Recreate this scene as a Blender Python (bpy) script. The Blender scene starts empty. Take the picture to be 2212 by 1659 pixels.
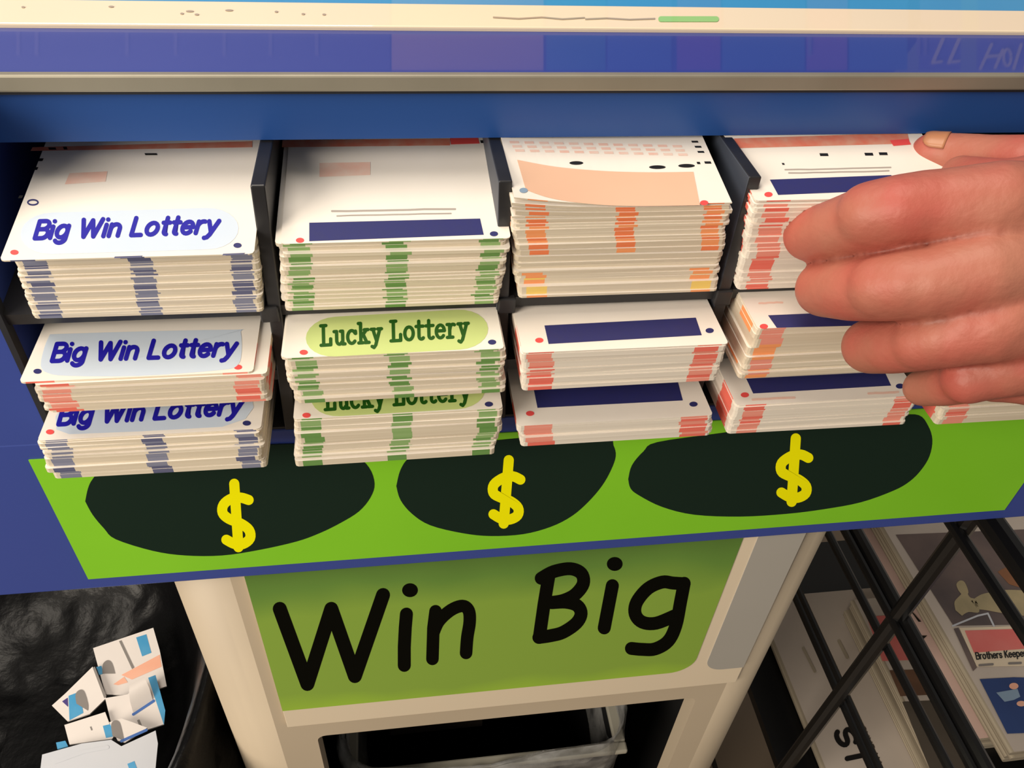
import bpy, bmesh, math, random
from mathutils import Vector, Matrix, noise
random.seed(7)
S = bpy.context.scene
COL = S.collection
try:
    S.view_settings.view_transform = 'Standard'
    S.view_settings.look = 'None'
except Exception: pass
H = 1.15                       # height of the camera above the floor
F = 1771.378; CX, CY = 1106.0, 829.5
RX = Vector((0.99024284, 0.04894498, -0.13047417))
RY = Vector((-0.12958213, 0.66782746, -0.73294949))
RZ = Vector((0.05126003, 0.7427051, 0.66765376))
def ray(u, v):
    c = Vector(((u-CX)/F, -(v-CY)/F, -1.0))
    return Vector((RX.dot(c), RY.dot(c), RZ.dot(c)))
def onY(u, v, y): r = ray(u, v); return r*(y/r.y)
def onZ(u, v, z): r = ray(u, v); return r*(z/r.z)
def onX(u, v, x): r = ray(u, v); return r*(x/r.x)
def onP(u, v, p, n): r = ray(u, v); return r*(p.dot(n)/r.dot(n))
def atD(u, v, d): return ray(u, v)*d
UP = Matrix.Translation((0, 0, H))

# ---------------------------------------------------------------- materials
def lin(c):
    return tuple(((x/255.0)/12.92 if x/255.0 <= 0.04045 else ((x/255.0+0.055)/1.055)**2.4) for x in c)
def mat(name, rgb, rough=0.6, metal=0.0, noise_amt=0.0, noise_scale=40.0, rgb2=None, stretch=(1, 1, 1), bump=0.0, bump_scale=200.0,
        coat=0.0, rand=0.0, sss=0.0, spec=0.5, emit=0.0):
    m = bpy.data.materials.new(name); m.use_nodes = True
    nt = m.node_tree; b = nt.nodes['Principled BSDF']
    b.inputs['Roughness'].default_value = rough; b.inputs['Metallic'].default_value = metal
    b.inputs['Coat Weight'].default_value = coat; b.inputs['Coat Roughness'].default_value = 0.03
    b.inputs['Specular IOR Level'].default_value = spec
    if sss:
        b.inputs['Subsurface Weight'].default_value = sss
        b.inputs['Subsurface Radius'].default_value = (0.006, 0.002, 0.001); b.inputs['Subsurface Scale'].default_value = 1.0
    c1 = lin(rgb)+(1,); c2 = (lin(rgb2) if rgb2 else tuple(x*0.75 for x in lin(rgb)))+(1,)
    tc = nt.nodes.new('ShaderNodeTexCoord'); mp = nt.nodes.new('ShaderNodeMapping'); mp.inputs['Scale'].default_value = stretch
    nt.links.new(tc.outputs['Object'], mp.inputs['Vector'])
    ns = nt.nodes.new('ShaderNodeTexNoise'); ns.inputs['Scale'].default_value = noise_scale; ns.inputs['Detail'].default_value = 4
    nt.links.new(mp.outputs['Vector'], ns.inputs['Vector'])
    mr = nt.nodes.new('ShaderNodeMapRange'); mr.inputs['From Min'].default_value = 0.3; mr.inputs['From Max'].default_value = 0.7
    mr.inputs['To Max'].default_value = noise_amt
    nt.links.new(ns.outputs['Fac'], mr.inputs['Value'])
    mx = nt.nodes.new('ShaderNodeMix'); mx.data_type = 'RGBA'
    mx.inputs[6].default_value = c1; mx.inputs[7].default_value = c2
    nt.links.new(mr.outputs['Result'], mx.inputs[0])
    out = mx.outputs[2]
    if rand:
        oi = nt.nodes.new('ShaderNodeObjectInfo'); m2 = nt.nodes.new('ShaderNodeMix'); m2.data_type = 'RGBA'
        mu = nt.nodes.new('ShaderNodeMath'); mu.operation = 'MULTIPLY'; mu.inputs[1].default_value = rand
        nt.links.new(oi.outputs['Random'], mu.inputs[0]); nt.links.new(mu.outputs[0], m2.inputs[0])
        nt.links.new(out, m2.inputs[6]); m2.inputs[7].default_value = c2; out = m2.outputs[2]
    nt.links.new(out, b.inputs['Base Color'])
    if bump:
        n2 = nt.nodes.new('ShaderNodeTexNoise'); n2.inputs['Scale'].default_value = bump_scale; n2.inputs['Detail'].default_value = 5
        nt.links.new(mp.outputs['Vector'], n2.inputs['Vector'])
        bp = nt.nodes.new('ShaderNodeBump'); bp.inputs['Strength'].default_value = bump; bp.inputs['Distance'].default_value = 0.002
        nt.links.new(n2.outputs['Fac'], bp.inputs['Height']); nt.links.new(bp.outputs['Normal'], b.inputs['Normal'])
    if emit:
        nt.links.new(out, b.inputs['Emission Color']); b.inputs['Emission Strength'].default_value = emit
    return m
M = {}
M['paper'] = mat('paper', (250, 243, 233), 0.5, noise_amt=.25, noise_scale=60, rgb2=(240, 230, 218), spec=.35)
M['paper_edge'] = mat('paper_edge', (240, 229, 208), 0.75, noise_amt=.7, noise_scale=6, rgb2=(196, 180, 154), stretch=(1, 1, 450), rand=.45)
M['paper_edge_cool'] = mat('paper_edge_cool', (242, 234, 220), 0.75, noise_amt=.6, noise_scale=6, rgb2=(208, 196, 180), stretch=(1, 1, 450), rand=.25)
def bar(n, c, c2): M[n] = mat(n, c, 0.7, noise_amt=.8, noise_scale=6, rgb2=c2, stretch=(1, 1, 450))
bar('bar_blue', (112, 118, 146), (150, 150, 165)); bar('bar_blue_dark', (78, 82, 118), (110, 112, 140))
bar('bar_green', (128, 168, 96), (160, 185, 130)); bar('bar_green_dark', (92, 140, 66), (120, 160, 90))
bar('bar_orange', (250, 150, 84), (245, 175, 125)); bar('bar_orange_dark', (240, 118, 66), (245, 150, 100)); bar('bar_yellow', (250, 214, 100), (245, 210, 130))
bar('bar_red', (238, 140, 122), (240, 170, 150)); bar('bar_red_dark', (236, 104, 88), (236, 130, 112))
M['ink_blue'] = mat('ink_blue', (20, 8, 165), .5)
M['ink_green'] = mat('ink_green', (22, 86, 8), .5)
M['ink_navy'] = mat('ink_navy', (46, 48, 106), .5, noise_amt=.3, noise_scale=300, rgb2=(36, 40, 120))
M['ink_red'] = mat('ink_red', (244, 84, 82), .5)
M['ink_black'] = mat('ink_black', (22, 20, 20), .5)
M['ink_grey'] = mat('ink_grey', (176, 166, 158), .6)
M['ink_pink'] = mat('ink_pink', (246, 196, 178), .6, noise_amt=.7, noise_scale=120, rgb2=(245, 228, 215))
M['ink_header'] = mat('ink_header', (232, 118, 92), .6, noise_amt=.9, noise_scale=150, rgb2=(225, 165, 140))
M['ink_bluegrey'] = mat('ink_bluegrey', (140, 165, 190), .6)
M['pale_blue'] = mat('pale_blue', (214, 226, 240), .5, noise_amt=.3, noise_scale=60, rgb2=(200, 218, 240))
M['pale_green'] = mat('pale_green', (208, 224, 144), .5, noise_amt=.5, noise_scale=30, rgb2=(198, 216, 138))
M['salmon'] = mat('salmon', (236, 190, 160), .5, noise_amt=.5, noise_scale=25, rgb2=(240, 198, 168))
M['blue'] = mat('blue_laminate', (34, 74, 142), .32, noise_amt=.4, noise_scale=7, rgb2=(40, 82, 148), spec=.5)
M['blue_panel'] = mat('blue_panel', (52, 72, 152), .33, noise_amt=.4, noise_scale=6, rgb2=(60, 82, 160))
M['dark_gap'] = mat('dark_gap', (30, 32, 38), .6)
M['charcoal'] = mat('charcoal', (44, 44, 46), .35, noise_amt=.6, noise_scale=60, rgb2=(26, 26, 30))
M['charcoal_inner'] = mat('charcoal_inner', (60, 66, 78), .5)
M['steel'] = mat('steel', (168, 162, 146), .55, metal=.6, noise_amt=.6, noise_scale=9, rgb2=(140, 136, 120), stretch=(2, 1, 1))
M['green'] = mat('green_graphic', (140, 216, 42), .38, noise_amt=.6, noise_scale=8, rgb2=(126, 202, 34))
M['oval'] = mat('oval_ink', (24, 42, 33), .6, spec=.1)
M['yellow'] = mat('yellow_ink', (255, 250, 0), .6, spec=.1)
M['beige'] = mat('beige_plastic', (200, 184, 160), .5, noise_amt=.35, noise_scale=9, rgb2=(186, 170, 146))
M['inner_black'] = mat('inner_black', (20, 20, 20), .7)
M['cream'] = mat('cream_board', (232, 216, 190), .5, noise_amt=.3, noise_scale=30, rgb2=(238, 218, 190))
M['grey_panel'] = mat('grey_panel', (176, 172, 164), .5, noise_amt=.3, noise_scale=12, rgb2=(164, 160, 152))
M['black_ink'] = mat('black_lettering', (8, 8, 3), .8, spec=.05)
M['bag'] = mat('black_plastic', (9, 9, 10), .34, bump=.6, bump_scale=70, spec=.22)
M['card'] = mat('white_card', (238, 230, 224), .5, noise_amt=.4, noise_scale=14, rgb2=(214, 208, 206))
M['card_grey'] = mat('grey_card', (206, 208, 214), .5, noise_amt=.5, noise_scale=12, rgb2=(186, 194, 208))
M['print_blue'] = mat('print_blue', (62, 152, 204), .5, noise_amt=.5, noise_scale=60, rgb2=(100, 172, 212))
M['print_deep'] = mat('print_deep_blue', (66, 108, 180), .5)
M['print_purple'] = mat('print_purple', (74, 60, 130), .5)
M['print_orange'] = mat('print_orange', (246, 178, 148), .5, noise_amt=.5, noise_scale=40, rgb2=(246, 200, 176))
M['shade_grey'] = mat('cut_edge_grey', (136, 130, 126), .6)
M['rack'] = mat('rack_black', (14, 14, 15), .3, spec=.5)
M['news'] = mat('newsprint', (208, 196, 184), .8, noise_amt=.5, noise_scale=18, rgb2=(190, 178, 168))
M['news_edge'] = mat('newsprint_edge', (196, 184, 162), .85, noise_amt=.9, noise_scale=5, rgb2=(128, 116, 98), stretch=(.4, .4, 60), rand=.2)
M['news_pink'] = mat('newsprint_pink', (226, 196, 186), .8, noise_amt=.3, noise_scale=12)
M['news_photo'] = mat('news_photo', (82, 74, 76), .7, noise_amt=.9, noise_scale=14, rgb2=(128, 110, 104))
M['news_brown'] = mat('news_brown', (126, 92, 70), .7, noise_amt=.7, noise_scale=30, rgb2=(90, 66, 52))
M['news_dark'] = mat('news_dark', (84, 76, 66), .7, noise_amt=.6, noise_scale=14, rgb2=(104, 94, 84))
M['news_red'] = mat('news_red', (226, 112, 108), .7, noise_amt=.6, noise_scale=30, rgb2=(232, 140, 132))
M['news_blue'] = mat('news_blue', (46, 72, 130), .7, noise_amt=.5, noise_scale=25, rgb2=(38, 56, 104))
M['figure_pale'] = mat('figure_pale', (186, 170, 132), .7, noise_amt=.7, noise_scale=40, rgb2=(150, 140, 110))
M['figure_orange'] = mat('figure_orange', (160, 104, 66), .7, noise_amt=.7, noise_scale=30, rgb2=(110, 84, 66))
M['sky_blue'] = mat('light_blue_print', (54, 144, 200), .35, noise_amt=.5, noise_scale=9, rgb2=(76, 160, 206), coat=1.0)
M['top_cream'] = mat('cream_strip_print', (240, 222, 192), .4, noise_amt=.3, noise_scale=12, rgb2=(232, 212, 186), coat=1.0)
M['top_blue'] = mat('top_blue_print', (42, 62, 146), .4, noise_amt=.4, noise_scale=6, rgb2=(36, 54, 130), coat=1.0)
M['top_green'] = mat('top_green_ink', (150, 205, 125), .4, coat=1.0)
M['top_grey'] = mat('top_grey_ink', (170, 155, 135), .4, coat=1.0)
M['floor'] = None

def glassy(name, fac, rgb):
    m = bpy.data.materials.new(name); m.use_nodes = True; nt = m.node_tree
    for n in list(nt.nodes):
        if n.type != 'OUTPUT_MATERIAL': nt.nodes.remove(n)
    out = [n for n in nt.nodes if n.type == 'OUTPUT_MATERIAL'][0]
    tr = nt.nodes.new('ShaderNodeBsdfTransparent'); pr = nt.nodes.new('ShaderNodeBsdfPrincipled'); mx = nt.nodes.new('ShaderNodeMixShader')
    pr.inputs['Base Color'].default_value = lin(rgb)+(1,); pr.inputs['Roughness'].default_value = .2
    tc = nt.nodes.new('ShaderNodeTexCoord'); ns = nt.nodes.new('ShaderNodeTexNoise'); ns.inputs['Scale'].default_value = 40; ns.inputs['Detail'].default_value = 6
    nt.links.new(tc.outputs['Object'], ns.inputs['Vector'])
    mr = nt.nodes.new('ShaderNodeMapRange'); mr.inputs['From Min'].default_value = .35; mr.inputs['From Max'].default_value = .65
    mr.inputs['To Min'].default_value = fac*.4; mr.inputs['To Max'].default_value = min(1, fac*1.7)
    nt.links.new(ns.outputs['Fac'], mr.inputs['Value']); nt.links.new(mr.outputs['Result'], mx.inputs[0])
    bp = nt.nodes.new('ShaderNodeBump'); bp.inputs['Strength'].default_value = .6; bp.inputs['Distance'].default_value = .003
    nt.links.new(ns.outputs['Fac'], bp.inputs['Height']); nt.links.new(bp.outputs['Normal'], pr.inputs['Normal'])
    nt.links.new(tr.outputs[0], mx.inputs[1]); nt.links.new(pr.outputs[0], mx.inputs[2]); nt.links.new(mx.outputs[0], out.inputs['Surface'])
    return m
M['liner'] = glassy('clear_liner', .45, (170, 170, 168))

def floor_mat():
    m = mat('floor_tiles', (138, 122, 104), .5); nt = m.node_tree; b = nt.nodes['Principled BSDF']
    tc = nt.nodes.new('ShaderNodeTexCoord'); br = nt.nodes.new('ShaderNodeTexBrick')
    br.offset = 0; br.inputs['Scale'].default_value = 1; br.inputs['Brick Width'].default_value = .305; br.inputs['Row Height'].default_value = .305
    br.inputs['Mortar Size'].default_value = .004
    br.inputs['Color1'].default_value = lin((140, 124, 106))+(1,); br.inputs['Color2'].default_value = lin((128, 112, 96))+(1,); br.inputs['Mortar'].default_value = lin((40, 34, 30))+(1,)
    nt.links.new(tc.outputs['Object'], br.inputs['Vector']); nt.links.new(br.outputs['Color'], b.inputs['Base Color'])
    return m
M['floor'] = floor_mat()

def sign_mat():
    # green print gradient with the overhang's shade painted into its dark top, object coordinates
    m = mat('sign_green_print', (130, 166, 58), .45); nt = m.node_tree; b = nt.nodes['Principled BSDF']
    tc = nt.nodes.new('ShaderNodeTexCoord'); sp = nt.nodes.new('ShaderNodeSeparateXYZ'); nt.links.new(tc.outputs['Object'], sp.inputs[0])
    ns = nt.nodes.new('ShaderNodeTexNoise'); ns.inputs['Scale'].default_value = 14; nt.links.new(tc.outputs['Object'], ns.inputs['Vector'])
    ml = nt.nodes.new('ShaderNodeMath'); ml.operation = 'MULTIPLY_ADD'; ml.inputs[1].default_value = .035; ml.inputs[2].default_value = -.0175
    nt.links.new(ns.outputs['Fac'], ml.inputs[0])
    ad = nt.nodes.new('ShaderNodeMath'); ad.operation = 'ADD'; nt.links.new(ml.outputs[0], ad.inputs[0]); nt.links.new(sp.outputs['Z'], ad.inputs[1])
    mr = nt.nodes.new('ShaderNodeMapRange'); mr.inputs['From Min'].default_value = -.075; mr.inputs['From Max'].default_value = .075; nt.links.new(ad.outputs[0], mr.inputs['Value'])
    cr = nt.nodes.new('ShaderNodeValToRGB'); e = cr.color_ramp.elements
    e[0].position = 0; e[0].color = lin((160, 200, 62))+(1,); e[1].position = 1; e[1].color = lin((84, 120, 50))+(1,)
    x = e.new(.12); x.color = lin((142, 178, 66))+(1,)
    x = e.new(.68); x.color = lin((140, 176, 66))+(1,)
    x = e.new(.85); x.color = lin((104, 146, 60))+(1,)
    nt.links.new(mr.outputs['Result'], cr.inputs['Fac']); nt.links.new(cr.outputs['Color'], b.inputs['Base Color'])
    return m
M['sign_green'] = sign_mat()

def skin_mat():
    m = mat('skin', (204, 132, 110), .5, bump=.16, bump_scale=330, spec=.4); nt = m.node_tree; b = nt.nodes['Principled BSDF']
    tc = nt.nodes.new('ShaderNodeTexCoord'); ns = nt.nodes.new('ShaderNodeTexNoise'); ns.inputs['Scale'].default_value = 34; ns.inputs['Detail'].default_value = 3
    nt.links.new(tc.outputs['Object'], ns.inputs['Vector'])
    cr = nt.nodes.new('ShaderNodeValToRGB'); e = cr.color_ramp.elements
    e[0].position = .32; e[0].color = lin((172, 112, 92))+(1,); e[1].position = .7; e[1].color = lin((176, 88, 76))+(1,)
    x = e.new(.5); x.color = lin((172, 101, 84))+(1,)
    nt.links.new(ns.outputs['Fac'], cr.inputs['Fac'])
    ge = nt.nodes.new('ShaderNodeNewGeometry'); mr = nt.nodes.new('ShaderNodeMapRange')      # dark red between the fingers, crease shade painted into the skin colour
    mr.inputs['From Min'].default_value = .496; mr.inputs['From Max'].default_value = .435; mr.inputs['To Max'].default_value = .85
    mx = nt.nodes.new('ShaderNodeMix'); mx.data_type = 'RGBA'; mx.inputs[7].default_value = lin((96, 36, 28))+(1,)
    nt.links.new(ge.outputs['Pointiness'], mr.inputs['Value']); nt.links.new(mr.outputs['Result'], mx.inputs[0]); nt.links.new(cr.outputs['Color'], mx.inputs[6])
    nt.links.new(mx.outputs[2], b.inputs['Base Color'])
    return m
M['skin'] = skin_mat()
M['nail'] = mat('nail', (176, 120, 86), .4)

# ---------------------------------------------------------------- object helpers
MW = {}
def link(o): COL.objects.link(o)
def tag(o, label, cat, group=None, kind=None):
    o['label'] = label; o['category'] = cat
    if group: o['group'] = group
    if kind: o['kind'] = kind
    return o
def empty(name, label, cat, at, group=None):
    o = bpy.data.objects.new(name, None); link(o); o.empty_display_size = .02
    MW[o] = Matrix.Translation(at); o.matrix_basis = UP @ MW[o]
    return tag(o, label, cat, group)
def mesh(name, verts, faces, mats, fm=None, parent=None, smooth=False, matrix=None, local=False):
    """verts in camera-relative world space (or local to `matrix` when local=True)"""
    verts = [Vector(v) for v in verts]
    if matrix is None:
        lo = Vector((min(v.x for v in verts), min(v.y for v in verts), min(v.z for v in verts))); hi = Vector((max(v.x for v in verts), max(v.y for v in verts), max(v.z for v in verts)))
        matrix = Matrix.Translation((lo+hi)/2)
        if parent is not None:
            R = MW[parent].to_3x3().to_4x4(); matrix = Matrix.Translation((lo+hi)/2) @ R
    if not local:
        inv = matrix.inverted(); verts = [inv @ v for v in verts]
    me = bpy.data.meshes.new(name); me.from_pydata([tuple(v) for v in verts], [], faces)
    for m in mats: me.materials.append(m)
    if fm: me.polygons.foreach_set('material_index', fm)
    if smooth: me.polygons.foreach_set('use_smooth', [True]*len(me.polygons))
    me.update()
    o = bpy.data.objects.new(name, me); link(o); MW[o] = matrix
    if parent is not None:
        o.parent = parent; o.matrix_basis = MW[parent].inverted() @ matrix
    else:
        o.matrix_basis = UP @ matrix
    return o
class G:
    def __init__(s): s.v = []; s.f = []; s.m = []
    def add(s, vs, fs, mi=0):
        k = len(s.v); s.v += [Vector(v) for v in vs]; s.f += [tuple(i+k for i in f) for f in fs]; s.m += [mi]*len(fs)
    def box(s, x0, x1, y0, y1, z0, z1, mi=0, T=None):
        vs = [Vector((x, y, z)) for z in (z0, z1) for y in (y0, y1) for x in (x0, x1)]
        if T: vs = [T @ v for v in vs]
        s.add(vs, [(0, 2, 3, 1), (4, 5, 7, 6), (0, 1, 5, 4), (2, 6, 7, 3), (0, 4, 6, 2), (1, 3, 7, 5)], mi)
    def tube(s, a, b, r, n=10, mi=0):
        a, b = Vector(a), Vector(b); d = (b-a).normalized(); q = d.to_track_quat('Z', 'Y')
        vs = []
        for p in (a, b):
            for i in range(n):
                t = 2*math.pi*i/n; vs.append(p + q @ Vector((r*math.cos(t), r*math.sin(t), 0)))
        fs = [(i, (i+1) % n, n+(i+1) % n, n+i) for i in range(n)]+[tuple(range(n))[::-1], tuple(range(n, 2*n))]
        s.add(vs, fs, mi)
    def obj(s, name, mats, parent=None, smooth=False, matrix=None, bevel=0):
        o = mesh(name, s.v, s.f, mats if isinstance(mats, list) else [mats], s.m, parent, smooth, matrix)
        if bevel:
            b = o.modifiers.new('bevel', 'BEVEL'); b.width = bevel; b.segments = 2; b.limit_method = 'ANGLE'
        return o
def boxo(name, x0, x1, y0, y1, z0, z1, m, parent=None, bevel=0, T=None):
    g = G(); g.box(x0, x1, y0, y1, z0, z1, 0, T); return g.obj(name, m, parent, bevel=bevel)

# px shapes -> polygons ------------------------------------------------------
def ell(cx, cy, rx, ry, n=24, a=0):
    return [(cx+rx*math.cos(t)*math.cos(a)-ry*math.sin(t)*math.sin(a), cy+rx*math.cos(t)*math.sin(a)+ry*math.sin(t)*math.cos(a)) for t in [2*math.pi*i/n for i in range(n)]]
def stroke_polys(pts, w, n=10):
    """round-capped ribbons; split at sharp corners so that no ribbon folds over itself"""
    P = [pts[0]]
    for q in pts[1:]:
        if math.hypot(q[0]-P[-1][0], q[1]-P[-1][1]) > .05*w: P.append(q)
    if len(P) == 1: return [ell(P[0][0], P[0][1], w/2, w/2, 2*n)]
    runs = [[P[0]]]
    for i in range(1, len(P)):
        runs[-1].append(P[i])
        if i < len(P)-1:
            a = math.atan2(P[i][1]-P[i-1][1], P[i][0]-P[i-1][0]); b = math.atan2(P[i+1][1]-P[i][1], P[i+1][0]-P[i][0])
            if abs((b-a+math.pi) % (2*math.pi)-math.pi) > math.radians(62): runs.append([P[i]])
    out = []
    for R_ in runs:
        k = len(R_); N = []
        for i in range(k):
            p = R_[max(0, i-1)]; q = R_[min(k-1, i+1)]; dx, dy = q[0]-p[0], q[1]-p[1]; L = math.hypot(dx, dy) or 1
            N.append((-dy/L, dx/L))
        if math.hypot(R_[0][0]-R_[-1][0], R_[0][1]-R_[-1][1]) < .4*w and k > 8:      # closed loop: two halves
            h = k//2
            out += stroke_polys(R_[:h+1], w, n)+stroke_polys(R_[h:], w, n); continue
        lft = [(R_[i][0]+N[i][0]*w/2, R_[i][1]+N[i][1]*w/2) for i in range(k)]; rgt = [(R_[i][0]-N[i][0]*w/2, R_[i][1]-N[i][1]*w/2) for i in range(k)]
        a1 = math.atan2(N[-1][1], N[-1][0]); a0 = math.atan2(-N[0][1], -N[0][0])
        c1 = [(R_[-1][0]+w/2*math.cos(a1-math.pi*j/n), R_[-1][1]+w/2*math.sin(a1-math.pi*j/n)) for j in range(1, n)]
        c0 = [(R_[0][0]+w/2*math.cos(a0-math.pi*j/n), R_[0][1]+w/2*math.sin(a0-math.pi*j/n)) for j in range(1, n)]
        out.append(lft+c1+rgt[::-1]+c0)
    return out
def smooth_line(pts, n=5):
    if len(pts) < 3: return pts
    P = [pts[0]]+list(pts)+[pts[-1]]; out = []
    for i in range(1, len(P)-2):
        p0, p1, p2, p3 = P[i-1:i+3]
        for k in range(n):
            t = k/n
            out.append(tuple(.5*((2*p1[j])+(-p0[j]+p2[j])*t+(2*p0[j]-5*p1[j]+4*p2[j]-p3[j])*t*t+(-p0[j]+3*p1[j]-3*p2[j]+p3[j])*t**3) for j in (0, 1)))
    out.append(pts[-1]); return out
def arc(cx, cy, rx, ry, a0, a1, n=12):
    return [(cx+rx*math.cos(math.radians(a0+(a1-a0)*i/n)), cy+ry*math.sin(math.radians(a0+(a1-a0)*i/n))) for i in range(n+1)]
GL = {  # stroke letters: advance, strokes (cap height 1)
 'B': (.74, [[(0, 0), (0, 1), (.3, 1)]+arc(.3, .765, .22, .235, 90, -90)[1:]+[(0, .53)], [(.3, .53)]+arc(.32, .265, .25, .265, 90, -90)[1:]+[(0, 0)]]),
 'i': (.26, [[(0, 0), (0, .66)], [(0, .97)]]),
 'g': (.72, [arc(.25, .35, .25, .34, 0, 360, 20), [(.5, .68), (.5, -.02)]+arc(.25, -.05, .25, .25, 0, -150)]),
 'W': (1.2, [[(0, 1), (.23, 0), (.47, .95), (.71, 0), (.94, 1)]]),
 'n': (.68, [[(0, 0), (0, .67)], [(0, .42)]+arc(.22, .42, .22, .25, 180, 0)+[(.44, 0)]]),
 'L': (.68, [[(0, 1), (0, 0), (.46, 0)]]),
 'o': (.74, [arc(.26, .34, .26, .34, 0, 360, 20)]),
 't': (.5, [[(.14, .95), (.14, .14)]+arc(.27, .14, .13, .14, 180, 270), [(0, .67), (.31, .67)]]),
 'e': (.72, [[(.02, .36), (.5, .36)]+arc(.25, .34, .25, .34, 5, 320, 18)]),
 'r': (.5, [[(0, 0), (0, .67)], [(0, .4)]+arc(.24, .4, .24, .27, 180, 75)]),
 'y': (.6, [[(0, .67), (.24, .02)], [(.48, .67), (.2, -.12), (.1, -.27), (-.02, -.3)]]),
 's': (.6, [arc(.2, .5, .2, .17, 20, 270)+arc(.2, .17, .2, .17, 90, -160)]),
 'h': (.68, [[(0, 0), (0, 1)], [(0, .42)]+arc(.22, .42, .22, .25, 180, 0)+[(.44, 0)]]),
 'K': (.74, [[(0, 0), (0, 1)], [(.5, 1), (.02, .45)], [(.18, .6), (.52, 0)]]),
 'p': (.72, [arc(.25, .35, .25, .34, 0, 360, 20), [(0, .68), (0, -.3)]]),
 'H': (.8, [[(0, 0), (0, 1)], [(.52, 0), (.52, 1)], [(0, .52), (.52, .52)]]),
 'O': (.95, [arc(.35, .5, .35, .5, 0, 360, 20)]),
 'I': (.3, [[(0, 0), (0, 1)]]),
 'T': (.75, [[(0, 1), (.6, 1)], [(.3, 1), (.3, 0)]]),
 'S': (.75, [arc(.27, .75, .27, .25, 25, 270)+arc(.27, .25, .27, .25, 90, -160)]),
 'U': (.8, [[(0, 1), (0, .28)]+arc(.27, .28, .27, .28, 180, 360)+[(.54, 1)]]),
 'A': (.85, [[(0, 0), (.32, 1), (.64, 0)], [(.12, .36), (.52, .36)]]),
 'N': (.85, [[(0, 0), (0, 1), (.55, 0), (.55, 1)]]),
 'D': (.85, [[(0, 0), (0, 1), (.2, 1)]+arc(.2, .5, .4, .5, 90, -90)+[(0, 0)]]),
 'Y': (.75, [[(0, 1), (.3, .5), (.6, 1)], [(.3, .5), (.3, 0)]]),
 ' ': (.42, []),
}
GS = dict(GL)   # typewriter letters with slab serifs
GS['L'] = (.9, [[(.02, 1), (.36, 1)], [(.19, 1), (.19, 0)], [(.02, 0), (.66, 0), (.66, .3)]])
GS['u'] = (.86, [[(0, .66), (.16, .66), (.16, .2)]+arc(.34, .2, .18, .2, 180, 330), [(.42, .66), (.56, .66), (.56, 0), (.7, 0)]])
GS['c'] = (.76, [[(.56, .5), (.55, .62)], arc(.3, .33, .27, .33, 35, 318, 16)])
GS['k'] = (.84, [[(0, 1), (.14, 1), (.14, 0)], [(0, 0), (.28, 0)], [(.38, .66), (.62, .66)], [(.52, .66), (.16, .3)], [(.3, .42), (.54, 0)], [(.42, 0), (.68, 0)]])
GS['y'] = (.86, [[(0, .66), (.22, .66)], [(.44, .66), (.68, .66)], [(.11, .66), (.34, .06)], [(.57, .66), (.28, -.16), (.16, -.28), (.04, -.22)]])
GS['o'] = (.78, [arc(.32, .33, .28, .33, 0, 360, 20)])
GS['t'] = (.66, [[(.2, .92), (.2, .16)]+arc(.36, .16, .16, .16, 180, 320), [(.02, .66), (.48, .66)]])
GS['e'] = (.74, [[(.05, .36), (.57, .36)]+arc(.3, .33, .27, .33, 5, 318, 18)])
GS['r'] = (.74, [[(.02, .66), (.18, .66), (.18, 0)], [(.02, 0), (.38, 0)], [(.18, .4)]+arc(.4, .42, .2, .24, 180, 60)])
def text_polys(txt, A, B, top, w, glyphs=GL):
    """letters between pixel A and pixel B along the baseline, `top` = vector from the baseline to cap height"""
    tot = sum(glyphs[c][0] for c in txt[:-1]) + max([p[0] for st in glyphs[txt[-1]][1] for p in st])
    ex = ((B[0]-A[0])/tot, (B[1]-A[1])/tot); out = []; x0 = 0
    for c in txt:
        adv, sts = glyphs[c]
        for st in sts:
            out += stroke_polys([(A[0]+ex[0]*(x0+x)+top[0]*y, A[1]+ex[1]*(x0+x)+top[1]*y) for x, y in st], w)
        x0 += adv
    return out
def decal(name, polys, proj, m, parent=None):
    g = G()
    for i, p in enumerate(polys):
        area = sum(p[i][0]*p[(i+1) % len(p)][1]-p[(i+1) % len(p)][0]*p[i][1] for i in range(len(p)))
        if area > 0: p = p[::-1]
        lift = 1-.000006*(i % 10)       # neighbouring strokes lie a hair above one another, like layers of ink
        g.add([proj(x, y)*lift for x, y in p], [tuple(range(len(p)))])
    return g.obj(name, m, parent)

# ================================================================ SETTING
def struct(o): o['kind'] = 'structure'; return o
g = G(); g.box(-2, 2.2, -2, 2.2, -H-.05, -H); struct(g.obj('floor', M['floor']))
M['wall'] = mat('wall_paint', (188, 180, 168), .8, noise_amt=.3, noise_scale=3)
g = G(); g.box(-2, 2.2, 2.2, 2.3, -H, 1.5); struct(g.obj('wall_back', M['wall']))

# ================================================================ STAND
YF = .25
stand = empty('lottery_stand', 'blue lottery play slip stand with black compartments on a beige pedestal', 'display stand', (.085, .35, -H))
X0, X1 = -.205, .372
boxo('front_panel', X0, X1, YF, YF+.012, -.3475, -.2474, M['blue_panel'], stand, bevel=.0008)
boxo('cabinet_bottom', X0, X1, YF+.012, .47, -.3475, -.336, M['blue_panel'], stand)
for xa, xb in ((X0, -.140), (.3035, X1)):
    boxo('side_panel', xa, xb, YF, .47, -.2474, -.112, M['blue_panel'], stand)
boxo('edge_strip', -.1407, -.1385, YF-.0006, YF+.004, -.2474, -.14, M['dark_gap'], stand)
boxo('back_panel', -.14, .3035, .43, .445, -.336, -.116, M['dark_gap'], stand)
boxo('header_rail', -.14, .3035, .282, .300, -.1342, -.1166, M['blue'], stand)
boxo('rubber_seal', X0, X1, .2795, .300, -.1166, -.1152, M['dark_gap'], stand)
boxo('steel_trim', X0, X1, .2775, .300, -.1152, -.1095, M['steel'], stand, bevel=.0007)
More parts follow.
